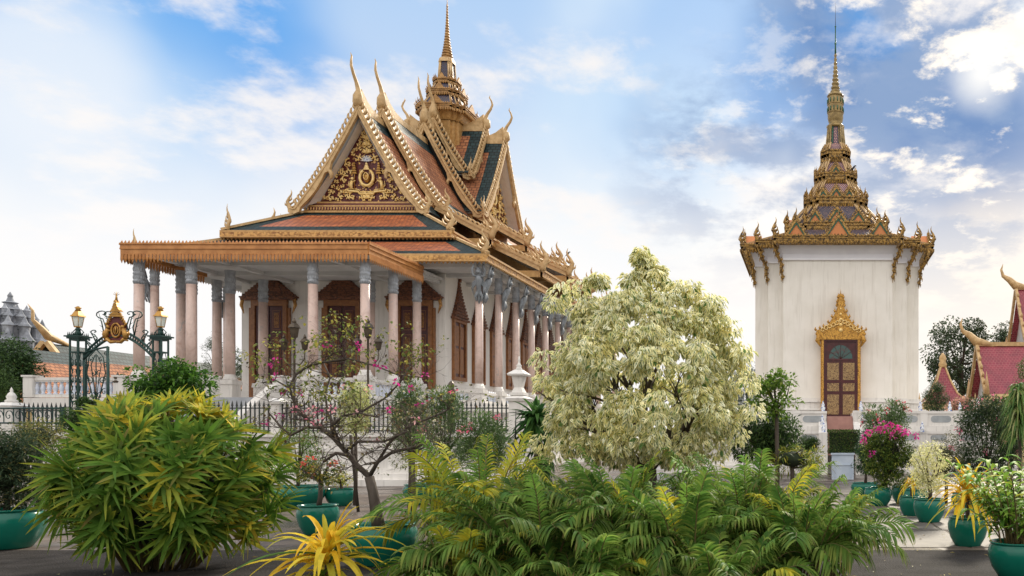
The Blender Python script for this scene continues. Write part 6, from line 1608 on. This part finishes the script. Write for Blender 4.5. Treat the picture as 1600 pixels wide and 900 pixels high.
# --- bougainvillea with bare branches
def bougain():
    Y = 10.3; c = P(598, 884, Y); o = thing('bougainvillea', 'sparse bougainvillea with dark twisting branches and magenta flowers in a wide teal bowl', 'potted shrub', (c.x, Y, 0))
    pot(o, c.x, Y, .415, .52)
    m = MB('bark'); rnd = random.Random(14); tips = []
    T = lambda px, py, dy=0: P(px, py if py > 640 else 640 - (640 - py) * .84, Y + dy)
    m.tube([T(592, 825), T(587, 795), T(583, 770), T(577, 745)], [.085, .07, .062, .06], 8)
    main = [([(577, 745), (556, 725), (540, 705), (522, 685), (500, 668), (480, 655), (462, 640)], .055, .2), ([(577, 745), (590, 722), (615, 705), (645, 700), (668, 690)], .04, -.2),
            ([(545, 712), (525, 708), (505, 722)], .035, -.1), ([(500, 668), (478, 668), (455, 680), (440, 668), (420, 645)], .028, .1), ([(480, 655), (462, 630), (452, 600), (462, 575), (480, 560), (505, 552), (540, 548)], .032, .3),
            ([(520, 684), (520, 665), (535, 650), (562, 645), (590, 652)], .03, -.3), ([(590, 722), (610, 690), (640, 665), (680, 650), (700, 640)], .028, .2), ([(540, 705), (560, 690), (600, 690), (640, 672)], .03, -.4),
            ([(530, 690), (512, 645), (508, 610), (516, 580), (505, 552)], .022, .5), ([(505, 552), (545, 545), (590, 560), (620, 575), (660, 580)], .018, .4), ([(452, 600), (430, 585), (410, 590)], .018, .2), ([(562, 645), (600, 620), (625, 590), (640, 560)], .02, .1), ([(505, 552), (520, 535), (545, 528), (565, 520)], .014, .3)]
    for pts, r, dy in main:
        q = [T(x, y, dy * i / len(pts)) for i, (x, y) in enumerate(pts)]; m.tube(q, [r * .72 * (1 - .6 * i / len(q)) for i in range(len(q))], 6)
        for i in range(1, len(q)):
            for _ in range(4):
                d = Vector((rnd.gauss(0, 1), rnd.gauss(0, .8), rnd.gauss(.25, .9))); branch_tree(m, q[i], d, rnd.uniform(.16, .32), r * .20, 2 + (rnd.random() < .45), tips, .7, 4, .04, .6, (2, 3), rnd, .28, 4)
    m.tube([T(560, 800, .3), T(548, 680, .3)], .02, 5)
    m.build('branches', o)
    tp = np.array([tuple(t[0]) for t in tips if t[2] <= 1]); keep = tp[NR.random(len(tp)) < .34]
    f = Fol(); hi_ = keep[keep[:, 2] > P(0, 625, Y).z]; lo_ = keep[keep[:, 2] <= P(0, 625, Y).z][::2]
    clumps(f, hi_[::2], .08, 6, .055, .035, [(.11, .16, .04), (.22, .24, .06), (.38, .34, .08), (.09, .07, .045)], [3, 3, 2, 1], .3, .2)
    clumps(f, lo_, .05, 3, .045, .03, [(.12, .15, .05), (.25, .22, .10), (.14, .09, .05)], None, .3, .2)
    f.build('leaves', 'leaf', o)
    f = Fol(); sel = np.array([tuple(T(x, y, -.1)) for x, y in ((433, 548), (426, 558), (432, 578), (557, 520), (563, 523), (590, 553), (598, 562), (437, 650), (414, 660), (445, 605), (502, 645), (620, 588), (655, 630), (470, 610), (610, 640), (640, 600), (662, 575), (510, 520))])
    clumps(f, sel, .04, 8, .045, .035, [MG, (.66, .05, .36)], None, .2, .2)
    sel = np.array([tuple(T(x, y, -.15)) for x, y in ((477, 648), (488, 655), (500, 660), (520, 638), (490, 640), (560, 648), (583, 690), (650, 655), (462, 640), (575, 600), (540, 600))])
    clumps(f, sel, .05, 10, .045, .035, [PK, (.75, .45, .5)], None, .2, .2)
    f.build('flowers', 'petal', o)
bougain()

# --- strap-leaved plants (dracaena / cordyline)
def strap(px, py, Y, n, L, wd, cols, wts, label, name='dracaena', zc=None, group=None, potr=None, poth=.4, stem=0, el=(5, 85), droop=.5, core_col=None, cat='plant', ptstyle='bowl'):
    c = P(px, py, Y); z = c.z if zc is None else zc
    o = thing(name, label, cat, (c.x, Y, 0), group)
    if potr: pot(o, c.x, Y, potr, poth, ptstyle)
    f = Fol(); az = NR.uniform(0, 2 * PI, n); e = np.radians(NR.uniform(el[0], el[1], n))
    D = np.stack([np.cos(az) * np.cos(e), np.sin(az) * np.cos(e), np.sin(e)], 1)
    B = np.tile([c.x, Y, z], (n, 1)) + D * .04; B[:, 2] += NR.uniform(-.12, .12, n) * L
    f.blades(B, D, (0, 0, 1), L * NR.uniform(.65, 1.15, n), wd * NR.uniform(.8, 1.2, n), droop * NR.uniform(.5, 1.4, n), pal(n, cols, wts), 7, .25, 'strap'); f.build('leaves', 'palm_leaf', o)
    m = MB('bark'); m.tube([(c.x, Y, 0.1), (c.x, Y, z)], [.03 + stem, .025 + stem], 6); m.build('stem', o)
    return o
strap(512, 868, 7.9, 64, .95, .062, [YL, (.74, .46, .03), (.45, .42, .05), (.10, .20, .04)], [5, 4, 2, 1.2], 'bright yellow strap-leaved dracaena at the bottom edge', zc=.42, group='yellow dracaenas', el=(0, 80), droop=.55)
strap(500, 895, 7.8, 50, .42, .035, [(.45, .42, .05), G3, (.2, .25, .05)], None, 'short green and yellow dracaena shoots under the bright yellow one', zc=.18, group='yellow dracaenas', el=(0, 70), droop=.7)
strap(1512, 768, 12.1, 110, .88, .052, [YL, (.70, .40, .03), (.42, .42, .06)], [4, 3, 2], 'yellow dracaena in a teal pot near the right corner', zc=.72, group='yellow dracaenas', potr=.30, poth=.44, el=(-5, 85), droop=.6)
strap(1424, 742, 16.9, 40, .42, .035, [YL, (.66, .40, .04), (.4, .4, .06)], [3, 3, 2], 'small yellow dracaena beside the cream-leaved shrub', zc=.66, group='yellow dracaenas', potr=.26, poth=.42, el=(-10, 80), droop=.8)
strap(838, 668, 14.6, 130, .62, .085, [(.03, .085, .03), (.045, .12, .035), (.07, .16, .04)], None, 'dark broad-leaved dracaena left of the fig tree', zc=1.95, el=(-50, 85), droop=.45, stem=.02)
def strap_stack(o, c, Y, z0, z1, k, n, L, wd, cols, wts, droop=.6):
    f = Fol()
    for i in range(k):
        z = z0 + (z1 - z0) * i / max(1, k - 1); az = NR.uniform(0, 2 * PI, n); e = np.radians(NR.uniform(-20, 60, n)); D = np.stack([np.cos(az) * np.cos(e), np.sin(az) * np.cos(e), np.sin(e)], 1)
        f.blades(np.tile([c.x, Y, z], (n, 1)), D, (0, 0, 1), L * NR.uniform(.65, 1.1, n), wd, droop, pal(n, cols, wts), 5, .2, 'strap')
    return f
c = P(845, 0, 14.9); o = thing('dracaena', 'lower dark dracaena stem hanging below the broad-leaved one', 'plant', (c.x, 14.9, 0)); strap_stack(o, c, 14.9, 1.0, 1.7, 4, 40, .5, .07, [(.03, .08, .03), (.045, .11, .035)], None, .8).build('leaves', 'palm_leaf', o)
m = MB('bark'); m.tube([(c.x, 14.9, 0), (c.x, 14.9, 1.7)], .035, 6); m.build('stem', o)
c = P(1592, 640, 17); o = thing('dragon_tree', 'slender dragon tree with a mop of narrow hanging leaves at the right edge', 'plant', (c.x, 17, 0))
strap_stack(o, c, 17, 1.75, 2.7, 6, 60, .62, .04, [(.10, .2, .06), (.16, .26, .08), (.2, .24, .08), (.4, .42, .2)], [3, 3, 2, 1], .7).build('leaves', 'palm_leaf', o)
m = MB('bark'); m.tube([(c.x, 17, 0), (c.x + .03, 17, 1.2), (c.x, 17, 2.6)], .035, 6); m.build('stem', o)

# --- ginger-like plant at the right corner
def ginger():
    Y = 9.3; c = P(1590, 0, Y); o = thing('ginger_plant', 'lush light green broad-leaved plant in a teal pot, bottom right corner', 'potted plant', (c.x, Y, 0)); pot(o, c.x, Y, .34, .42)
    f = Fol(); m = MB('cane'); rnd = random.Random(4)
    for i in range(64):
        a = rnd.uniform(0, 2 * PI); L = rnd.uniform(.45, 1.15); lean = rnd.uniform(.1, .75); b = Vector((c.x + .2 * cos(a) * rnd.random(), Y + .2 * sin(a) * rnd.random(), .36)); h = Vector((cos(a), sin(a), 0)); pts = [b + h * lean * L * (t / 6) ** 1.5 + Vector((0, 0, L * (t / 6) * (1 - .25 * lean * t / 6))) for t in range(7)]
        m.tube(pts, [.012 - .001 * t for t in range(7)], 4); n = int(7 + L * 7); tt = np.linspace(.25, 1, n); A = np.array([tuple(p) for p in pts]); ix = tt * 5.99; i0 = ix.astype(int); fr_ = (ix - i0)[:, None]; pos = A[i0] * (1 - fr_) + A[np.minimum(i0 + 1, 6)] * fr_
        tn = A[-1] - A[-3]; tn /= np.linalg.norm(tn); sd = np.cross(tn, [0, 0, 1.0]); sd /= np.linalg.norm(sd) + 1e-6; sg = np.where(np.arange(n) % 2 == 0, 1, -1)[:, None]
        D = sd * sg * .8 + tn * .7 + NR.normal(size=(n, 3)) * .2 + np.array([0, 0, .1])
        f.blades(pos, D, (0, 0, 1), NR.uniform(.24, .40, n), NR.uniform(.045, .068, n), .45, pal(n, [(.22, .40, .06), (.34, .48, .08), (.13, .28, .05), (.5, .5, .08)], [4, 3, 2, .6]), 4, .2, 'leaf')
    f.build('leaves', 'palm_leaf', o); m.build('stems', o)
ginger()

# --- generic leafy shrub
def shrub(px0, px1, py0, py1, Y, label, cat='shrub', name='shrub', nb=60, n=60, L=.08, Wd=.035, cols=(G1, G2, G3), wts=None, br=.2, droop=.3, potr=None, poth=.42, flowers=None, trunk=True, group=None, depth=.8, lf='leaf', zmin=-.9, seeds=None, corek=True, upb=.35, segs=2, to_ground=False, potpx=None):
    a, b = P(px0, py1, Y), P(px1, py0, Y); c = (a + b) / 2; rad = ((b.x - a.x) / 2, (b.x - a.x) / 2 * depth, (b.z - a.z) / 2)
    o = thing(name, label, cat, (c.x, Y, 0), group)
    if potr: pot(o, c.x if potpx is None else P(potpx, 0, Y).x, Y, potr, poth)
    if trunk:
        m = MB('bark'); rnd = random.Random(int(px0 * 3 + py0)); bx = c.x if potpx is None else P(potpx, 0, Y).x; z0 = .05 if not potr else poth * .8
        zt = max(c.z - rad[2] * .5, z0 + .15)
        m.tube([(bx, Y, z0), ((bx + c.x) / 2 + .02, Y, (z0 + zt) / 2), (c.x, Y, zt)], [.05, .04, .035], 6)
        for k in range(9):
            d = rdir(1, -.1)[0]; q = Vector((c.x + d[0] * rad[0] * .8, Y + d[1] * rad[1] * .8, c.z + d[2] * rad[2] * .8)); s = Vector((c.x, Y, zt)); m.tube([s, s.lerp(q, .5) + Vector((rnd.gauss(0, .05), 0, rnd.gauss(0, .06))), q], [.025, .015, .006], 4)
        m.build('stems', o)
    f = Fol(); cs = lumpy(tuple(c), rad, nb, br, zmin); cs[:, 2] = np.maximum(cs[:, 2], .08)
    clumps(f, cs, br, n, L, Wd, cols, wts, droop, upb, segs); f.build('foliage', lf, o)
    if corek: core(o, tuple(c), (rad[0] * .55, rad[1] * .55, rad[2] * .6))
    if flowers:
        fc, nf, fs = flowers; f = Fol(); d = rdir(nf, -.3); d[:, 1] = -np.abs(d[:, 1]) * .8; q = np.array(c) + d * np.array(rad) * NR.uniform(.85, 1.05, nf)[:, None]; clumps(f, q, fs * .8, 9, fs, fs * .7, fc, None, .2, .3); f.build('flowers', 'petal', o)
    return o
OL = [(.07, .13, .05), (.11, .18, .07), (.16, .23, .09)]
DK = [(.03, .065, .022), (.045, .095, .03), (.075, .14, .04)]
shrub(-60, 82, 655, 805, 11.8, 'dark fine-leaved shrub in a big teal pot at the left edge', nb=150, n=80, zmin=-1, L=.075, Wd=.018, cols=[(.03, .055, .03), (.05, .08, .04), (.16, .15, .06)], wts=[4, 3, 1], potr=.46, poth=.58, br=.17, potpx=8, group='plants in teal pots')
shrub(20, 100, 650, 715, 14, 'olive-yellow twiggy bush behind the left pot', nb=40, n=60, L=.06, Wd=.022, cols=[(.18, .19, .06), (.28, .25, .08), (.09, .12, .05)], br=.16)
shrub(205, 330, 560, 650, 12.5, 'glossy bright green bush behind the lady palm', nb=70, n=70, L=.085, Wd=.04, cols=[(.06, .15, .02), (.10, .22, .03), (.035, .09, .02)], br=.17)
shrub(92, 160, 634, 684, 15.5, 'flat-topped clipped shrub before the iron gate', 'topiary', 'clipped_shrub', nb=60, n=90, L=.035, Wd=.022, cols=DK + [(.09, .16, .04)], br=.13)
shrub(120, 156, 618, 638, 15.5, 'small clipped leaf ball on top of the flat-topped shrub', 'topiary', 'clipped_shrub', nb=16, n=90, L=.035, Wd=.022, cols=DK + [(.09, .16, .04)], br=.08, trunk=False)
shrub(95, 140, 680, 740, 15.2, 'lower clipped tier of the topiary behind the lady palm', 'topiary', 'clipped_shrub', nb=30, n=80, L=.035, Wd=.022, cols=DK, br=.12)
shrub(425, 505, 655, 765, 19.0, 'feathery light green shrub in a teal pot behind the small red-flowered one', nb=60, n=60, L=.09, Wd=.022, cols=[(.12, .20, .05), (.2, .28, .07), (.07, .14, .04), (.5, .45, .08)], wts=[4, 3, 3, .5], potr=.58, poth=.52, br=.17, corek=False, group='plants in teal pots')
shrub(462, 540, 712, 765, 13.6, 'small dark-stemmed plant with red flowers in a teal jar', nb=26, n=36, L=.06, Wd=.03, cols=[(.14, .18, .05), (.35, .30, .06), (.05, .09, .03)], potr=.32, poth=.50, br=.10, flowers=([RD, (.7, .12, .04)], 9, .05), corek=False, potpx=497, group='plants in teal pots')
shrub(528, 582, 590, 690, 19, 'pale cream-leaved cone shrub behind the bougainvillea branches', nb=80, n=60, L=.06, Wd=.03, cols=[(.66, .66, .36), (.5, .54, .25), (.3, .38, .12)], wts=[4, 3, 1], br=.15, corek=False)
shrub(600, 690, 610, 745, 14.5, 'twiggy bush with small white flowers beside the bougainvillea', nb=60, n=26, L=.07, Wd=.02, cols=[(.12, .15, .07), (.2, .2, .1), (.08, .1, .05)], br=.17, corek=False, flowers=([(.8, .78, .66), (.8, .75, .45)], 34, .028))
for i, (a, b, c_, d, Y, lb) in enumerate(((615, 665, 588, 700, 18, 'tall oleander left of its pink-flowered neighbour, before the fence'), (655, 735, 600, 730, 17, 'oleander with pink flowers in front of the iron fence'), (715, 800, 640, 730, 16.5, 'lower oleander reaching towards the lantern pillar'))):
    shrub(a, b, c_ , d + 22, Y, lb, nb=95, n=46, L=.15, Wd=.022, cols=OL, br=.2, corek=False, flowers=([(.75, .10, .22), PK], 5, .07), group='oleanders before the pagoda fence', name='oleander', upb=.9)
shrub(640, 700, 725, 775, 20, 'low dark plant in a teal pot left of the yellow areca', nb=16, n=40, L=.1, Wd=.02, cols=DK, potr=.56, poth=.5, br=.12, corek=False, potpx=668, group='plants in teal pots')
shrub(505, 560, 735, 762, 19.5, 'low yellow-green plant in a teal pot behind the bougainvillea trunk', nb=20, n=40, L=.07, Wd=.02, cols=[(.2, .25, .05), (.5, .45, .06)], potr=.34, poth=.42, br=.1, corek=False, group='plants in teal pots')
# right part
shrub(1172, 1254, 575, 662, 13.5, 'open shrub with round glossy leaves in front of the cream shrine', nb=44, n=34, L=.085, Wd=.05, cols=[(.10, .19, .03), (.17, .28, .05), (.3, .36, .08)], wts=[3, 3, 1], br=.13, corek=False)
shrub(1130, 1262, 632, 735, 14.2, 'dense dark bush below the round-leaved shrub', nb=90, n=70, L=.1, Wd=.028, cols=DK + [(.10, .16, .05)], br=.2)
shrub(1185, 1290, 690, 745, 13.4, 'low yellowish foliage under the dark bush', nb=30, n=40, L=.12, Wd=.02, cols=[(.2, .26, .06), (.4, .38, .06), (.1, .16, .04)], br=.14)
def hedge(px0, px1, py0, py1, Y, label, dep=1.0, rnd_=False):
    a, b = P(px0, py1, Y), P(px1, py0, Y); o = thing('hedge', label, 'hedge', ((a.x + b.x) / 2, Y, 0), 'clipped hedges by the shrine steps')
    m = MB('leaf_shade'); m.box(a.x + .06, b.x - .06, Y + .06, Y + dep, max(0, a.z), b.z - .06); m.build('shade_core', o)  # near-black box painting the shade inside the hedge
    f = Fol(); n = int(2600 * (b.x - a.x)); q = np.zeros((n, 3)); q[:, 0] = NR.uniform(a.x, b.x, n); q[:, 2] = NR.uniform(a.z, b.z, n); q[:, 1] = Y + NR.uniform(0, .1, n)
    t = NR.random(n) < .3; q[t, 2] = b.z + NR.normal(size=t.sum()) * .025; q[t, 1] = Y + NR.uniform(0, dep, t.sum()); t2 = NR.random(n) < .1; q[t2, 0] = np.where(NR.random(t2.sum()) < .5, a.x, b.x); q[t2, 1] = Y + NR.uniform(0, dep, t2.sum())
    D = NR.normal(size=(n, 3)); D[:, 1] -= .6; D[:, 2] += .4; f.blades(q, D, NR.normal(size=(n, 3)), .06, .035, .2, pal(n, [(.04, .08, .02), (.07, .13, .03), (.14, .20, .05), (.16, .13, .05)], [4, 4, 2, 1]), 2, .1); f.build('foliage', 'leaf', o)
hedge(1294, 1343, 673, 709, 33, 'box-shaped clipped hedge above the pale planter before the steps'); 
shrub(1243, 1282, 678, 708, 33, 'rounded clipped hedge left of the shrine steps', 'hedge', 'hedge', nb=50, n=70, L=.07, Wd=.04, cols=DK + [(.10, .15, .04)], br=.2, group='clipped hedges by the shrine steps')
a, b = P(1300, 745, 32.6), P(1334, 708, 32.6); m = MB('planter_blue'); m.box(a.x, b.x, 32.6, 33.6, 0, b.z); m.box(a.x - .04, b.x + .04, 32.56, 33.64, b.z - .07, b.z + .002); m.box(a.x + .1, b.x - .1, 32.57, 32.6, b.z - .5, b.z - .46); m.box(a.x + .1, a.x + .14, 32.57, 32.6, .1, b.z - .461); m.box(b.x - .14, b.x - .1, 32.57, 32.6, .1, b.z - .461)
tag(m.build('planter_box'), 'pale blue planter box holding the clipped hedge before the shrine steps', 'planter')
shrub(1330, 1374, 668, 752, 23, 'dark teal-green dense shrub left of the magenta bougainvillea', nb=60, n=80, L=.06, Wd=.03, cols=[(.02, .06, .03), (.035, .09, .045), (.06, .13, .05)], br=.17, potr=.42, poth=.38, group='plants in teal pots')
shrub(1345, 1425, 622, 690, 26, 'tall oleander with red and white flowers before the shrine', nb=50, n=46, L=.22, Wd=.035, cols=OL, br=.28, corek=False, flowers=([(.6, .08, .12), (.8, .7, .7)], 10, .11), name='oleander', upb=1.0)
o = shrub(1343, 1434, 655, 768, 19.5, 'rounded bougainvillea with magenta blossom on top, before the shrine', nb=170, n=75, zmin=-1, L=.055, Wd=.036, cols=[(.09, .15, .03), (.16, .22, .04), (.04, .08, .02), (.3, .32, .07)], wts=[4, 3, 3, 1], br=.15, potr=.34, poth=.44, name='bougainvillea', potpx=1372, group='plants in teal pots')
f = Fol(); q = np.array([tuple(P(x, y, 18.9)) for x, y in ((1384, 668), (1392, 664), (1399, 669), (1375, 672), (1405, 668), (1412, 676), (1418, 674), (1352, 680), (1350, 690), (1362, 708), (1396, 680), (1358, 676), (1432, 680), (1380, 664), (1370, 669))])
clumps(f, q, .08, 22, .07, .05, [(.62, .03, .30), (.72, .06, .42)], None, .2, .3); f.build('flowers', 'petal', o)
for px, Y, r, lb in ((1392, 21.2, .34, 'empty-looking teal pot just right of the magenta bougainvillea'), ):
    c = P(px, 0, Y); o = thing('potted_herb', 'low leafy herb in a teal pot right of the magenta bougainvillea', 'potted plant', (c.x, Y, 0), 'plants in teal pots'); pot(o, c.x + .25, Y - 1.0, r, .44); f = Fol(); clumps(f, lumpy((c.x + .25, Y - 1.0, .5), (.3, .3, .2), 12, .1), .1, 40, .07, .03, DK); f.build('foliage', 'leaf', o)
o = shrub(1418, 1486, 682, 782, 15.6, 'cream-leaved shrub in a teal pot on the stone walk', nb=90, n=46, L=.05, Wd=.026, cols=[(.80, .78, .50), (.72, .70, .40), (.55, .58, .25)], wts=[4, 3, 1], br=.12, potr=.31, poth=.46, corek=False, potpx=1452, group='plants in teal pots')
shrub(1415, 1450, 735, 764, 18.2, 'low dark plant in a teal pot behind the cream-leaved shrub', nb=14, n=40, L=.08, Wd=.02, cols=DK, potr=.28, poth=.48, br=.1, corek=False, potpx=1431, group='plants in teal pots')
shrub(1485, 1600, 612, 765, 20, 'dark oleander thicket with scattered pink flowers at the right', nb=190, n=56, L=.14, Wd=.026, cols=[(.03, .06, .03), (.05, .085, .04), (.08, .11, .05)], br=.24, flowers=([(.75, .15, .3), PK], 14, .07), name='oleander', corek=False)
shrub(1450, 1505, 675, 765, 19, 'olive-brown rounded shrub left of the dark oleander thicket', nb=50, n=70, L=.05, Wd=.024, cols=[(.10, .10, .04), (.15, .14, .05), (.05, .07, .03)], br=.17)
shrub(1548, 1610, 610, 700, 24, 'bright green bush behind the dragon tree', nb=40, n=60, L=.12, Wd=.06, cols=[(.10, .17, .04), (.16, .22, .05), (.05, .1, .03)], br=.24)
shrub(1495, 1530, 735, 760, 18, 'low green plant in a teal pot behind the yellow dracaena', nb=14, n=40, L=.08, Wd=.02, cols=DK, potr=.34, poth=.4, br=.1, corek=False, potpx=1510, group='plants in teal pots')
shrub(1550, 1600, 735, 760, 17.4, 'low green plant in a teal pot below the dragon tree', nb=14, n=40, L=.08, Wd=.02, cols=DK, potr=.4, poth=.42, br=.1, corek=False, potpx=1572, group='plants in teal pots')
shrub(1478, 1530, 618, 655, 41, 'pink blossoming bush beyond the shrine parapet', nb=40, n=50, L=.12, Wd=.09, cols=[(.55, .28, .24), (.6, .35, .3), (.12, .12, .06)], wts=[3, 3, 2], br=.35)
m = MB('black_iron'); c = P(805, 0, 10.6); m.tube([(c.x, 10.6, 0), (c.x, 10.6, P(0, 688, 10.6).z)], .022, 6); m.tube([(c.x, 10.6, P(0, 688, 10.6).z), (c.x + .01, 10.6, P(0, 640, 10.6).z)], [.012, .004], 5); tag(m.build('garden_stake'), 'thin black stake standing among the yellow areca fronds', 'stake')

# --- distant trees
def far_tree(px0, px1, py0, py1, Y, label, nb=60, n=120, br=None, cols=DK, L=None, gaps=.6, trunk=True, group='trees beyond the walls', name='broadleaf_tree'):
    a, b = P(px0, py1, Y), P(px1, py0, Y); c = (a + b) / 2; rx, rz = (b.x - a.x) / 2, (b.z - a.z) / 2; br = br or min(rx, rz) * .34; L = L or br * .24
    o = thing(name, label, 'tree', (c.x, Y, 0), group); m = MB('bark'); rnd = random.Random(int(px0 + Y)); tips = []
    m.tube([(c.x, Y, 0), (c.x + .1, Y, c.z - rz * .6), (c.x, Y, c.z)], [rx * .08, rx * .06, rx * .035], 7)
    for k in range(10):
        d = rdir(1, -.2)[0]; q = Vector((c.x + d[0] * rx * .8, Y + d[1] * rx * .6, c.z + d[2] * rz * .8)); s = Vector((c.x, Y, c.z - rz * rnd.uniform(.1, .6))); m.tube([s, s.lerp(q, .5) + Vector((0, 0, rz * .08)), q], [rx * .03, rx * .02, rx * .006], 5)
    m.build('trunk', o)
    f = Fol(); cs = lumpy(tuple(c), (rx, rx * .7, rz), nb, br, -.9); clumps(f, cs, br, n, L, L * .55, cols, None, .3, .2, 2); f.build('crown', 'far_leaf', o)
BG = [(.045, .075, .04), (.06, .095, .05), (.09, .12, .06)]
far_tree(-60, 58, 520, 640, 38, 'dark broadleaf tree at the left edge before the grey stupa', 110, 160)
far_tree(-70, 22, 560, 660, 30, 'brighter green tree at the lower left edge', 60, 120, cols=[(.07, .13, .03), (.10, .17, .04), (.04, .08, .02)])
far_tree(316, 352, 515, 610, 68, 'tree seen between the left porch columns', 60, 100, cols=BG)
far_tree(340, 392, 532, 625, 75, 'paler tree left of the pagoda front wall', 60, 100, cols=BG)
far_tree(1442, 1562, 484, 640, 72, 'tall airy tree behind the small maroon pavilion', 75, 120, br=2.0 * 72 / F * 8, cols=BG, L=.30)
far_tree(1535, 1640, 490, 620, 80, 'airy tree behind the maroon roofs at the right edge', 60, 120, cols=BG, L=.32)
far_tree(1440, 1484, 588, 665, 50, 'dark leafy tree right of the cream shrine', 80, 140, cols=DK)
far_tree(1580, 1660, 550, 612, 40, 'green tree overlapping the maroon roof at the right edge', 40, 120, cols=[(.07, .12, .03), (.11, .17, .04)])
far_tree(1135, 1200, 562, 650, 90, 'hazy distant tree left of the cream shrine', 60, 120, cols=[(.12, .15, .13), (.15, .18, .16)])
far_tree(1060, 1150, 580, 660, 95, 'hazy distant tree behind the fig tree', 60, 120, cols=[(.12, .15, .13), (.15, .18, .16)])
for i, (x, Y, w_) in enumerate(((-120, 140, 30), (-80, 150, 30), (150, 160, 40), (60, 170, 35), (100, 150, 40))):
    far_tree(HX + x * F / Y - w_ * F / Y / 2, HX + x * F / Y + w_ * F / Y / 2, 620, 690, Y, ['faraway tree line section seen beyond the left halls', 'faraway trees behind the grey stupa', 'faraway tree mass beyond the maroon roofs', 'faraway trees low behind the shrine terrace', 'faraway trees right of the shrine'][i], 30, 80, cols=BG)

# --- fallen leaves and litter on the paving
f = Fol(); n = 900; q = np.zeros((n, 3)); q[:, 0] = NR.uniform(-9, 4.2, n); q[:, 1] = NR.uniform(7.2, 24, n); q[:, 2] = .02
D = NR.normal(size=(n, 3)); D[:, 2] = .05; f.blades(q, D, (0, 0, 1), NR.uniform(.03, .08, n), NR.uniform(.015, .035, n), .0, pal(n, [(.28, .20, .07), (.45, .36, .10), (.12, .08, .04), (.5, .46, .25)]), 2, .3)
tag(f.build('leaf_litter', 'leaf'), None, None, kind='stuff')
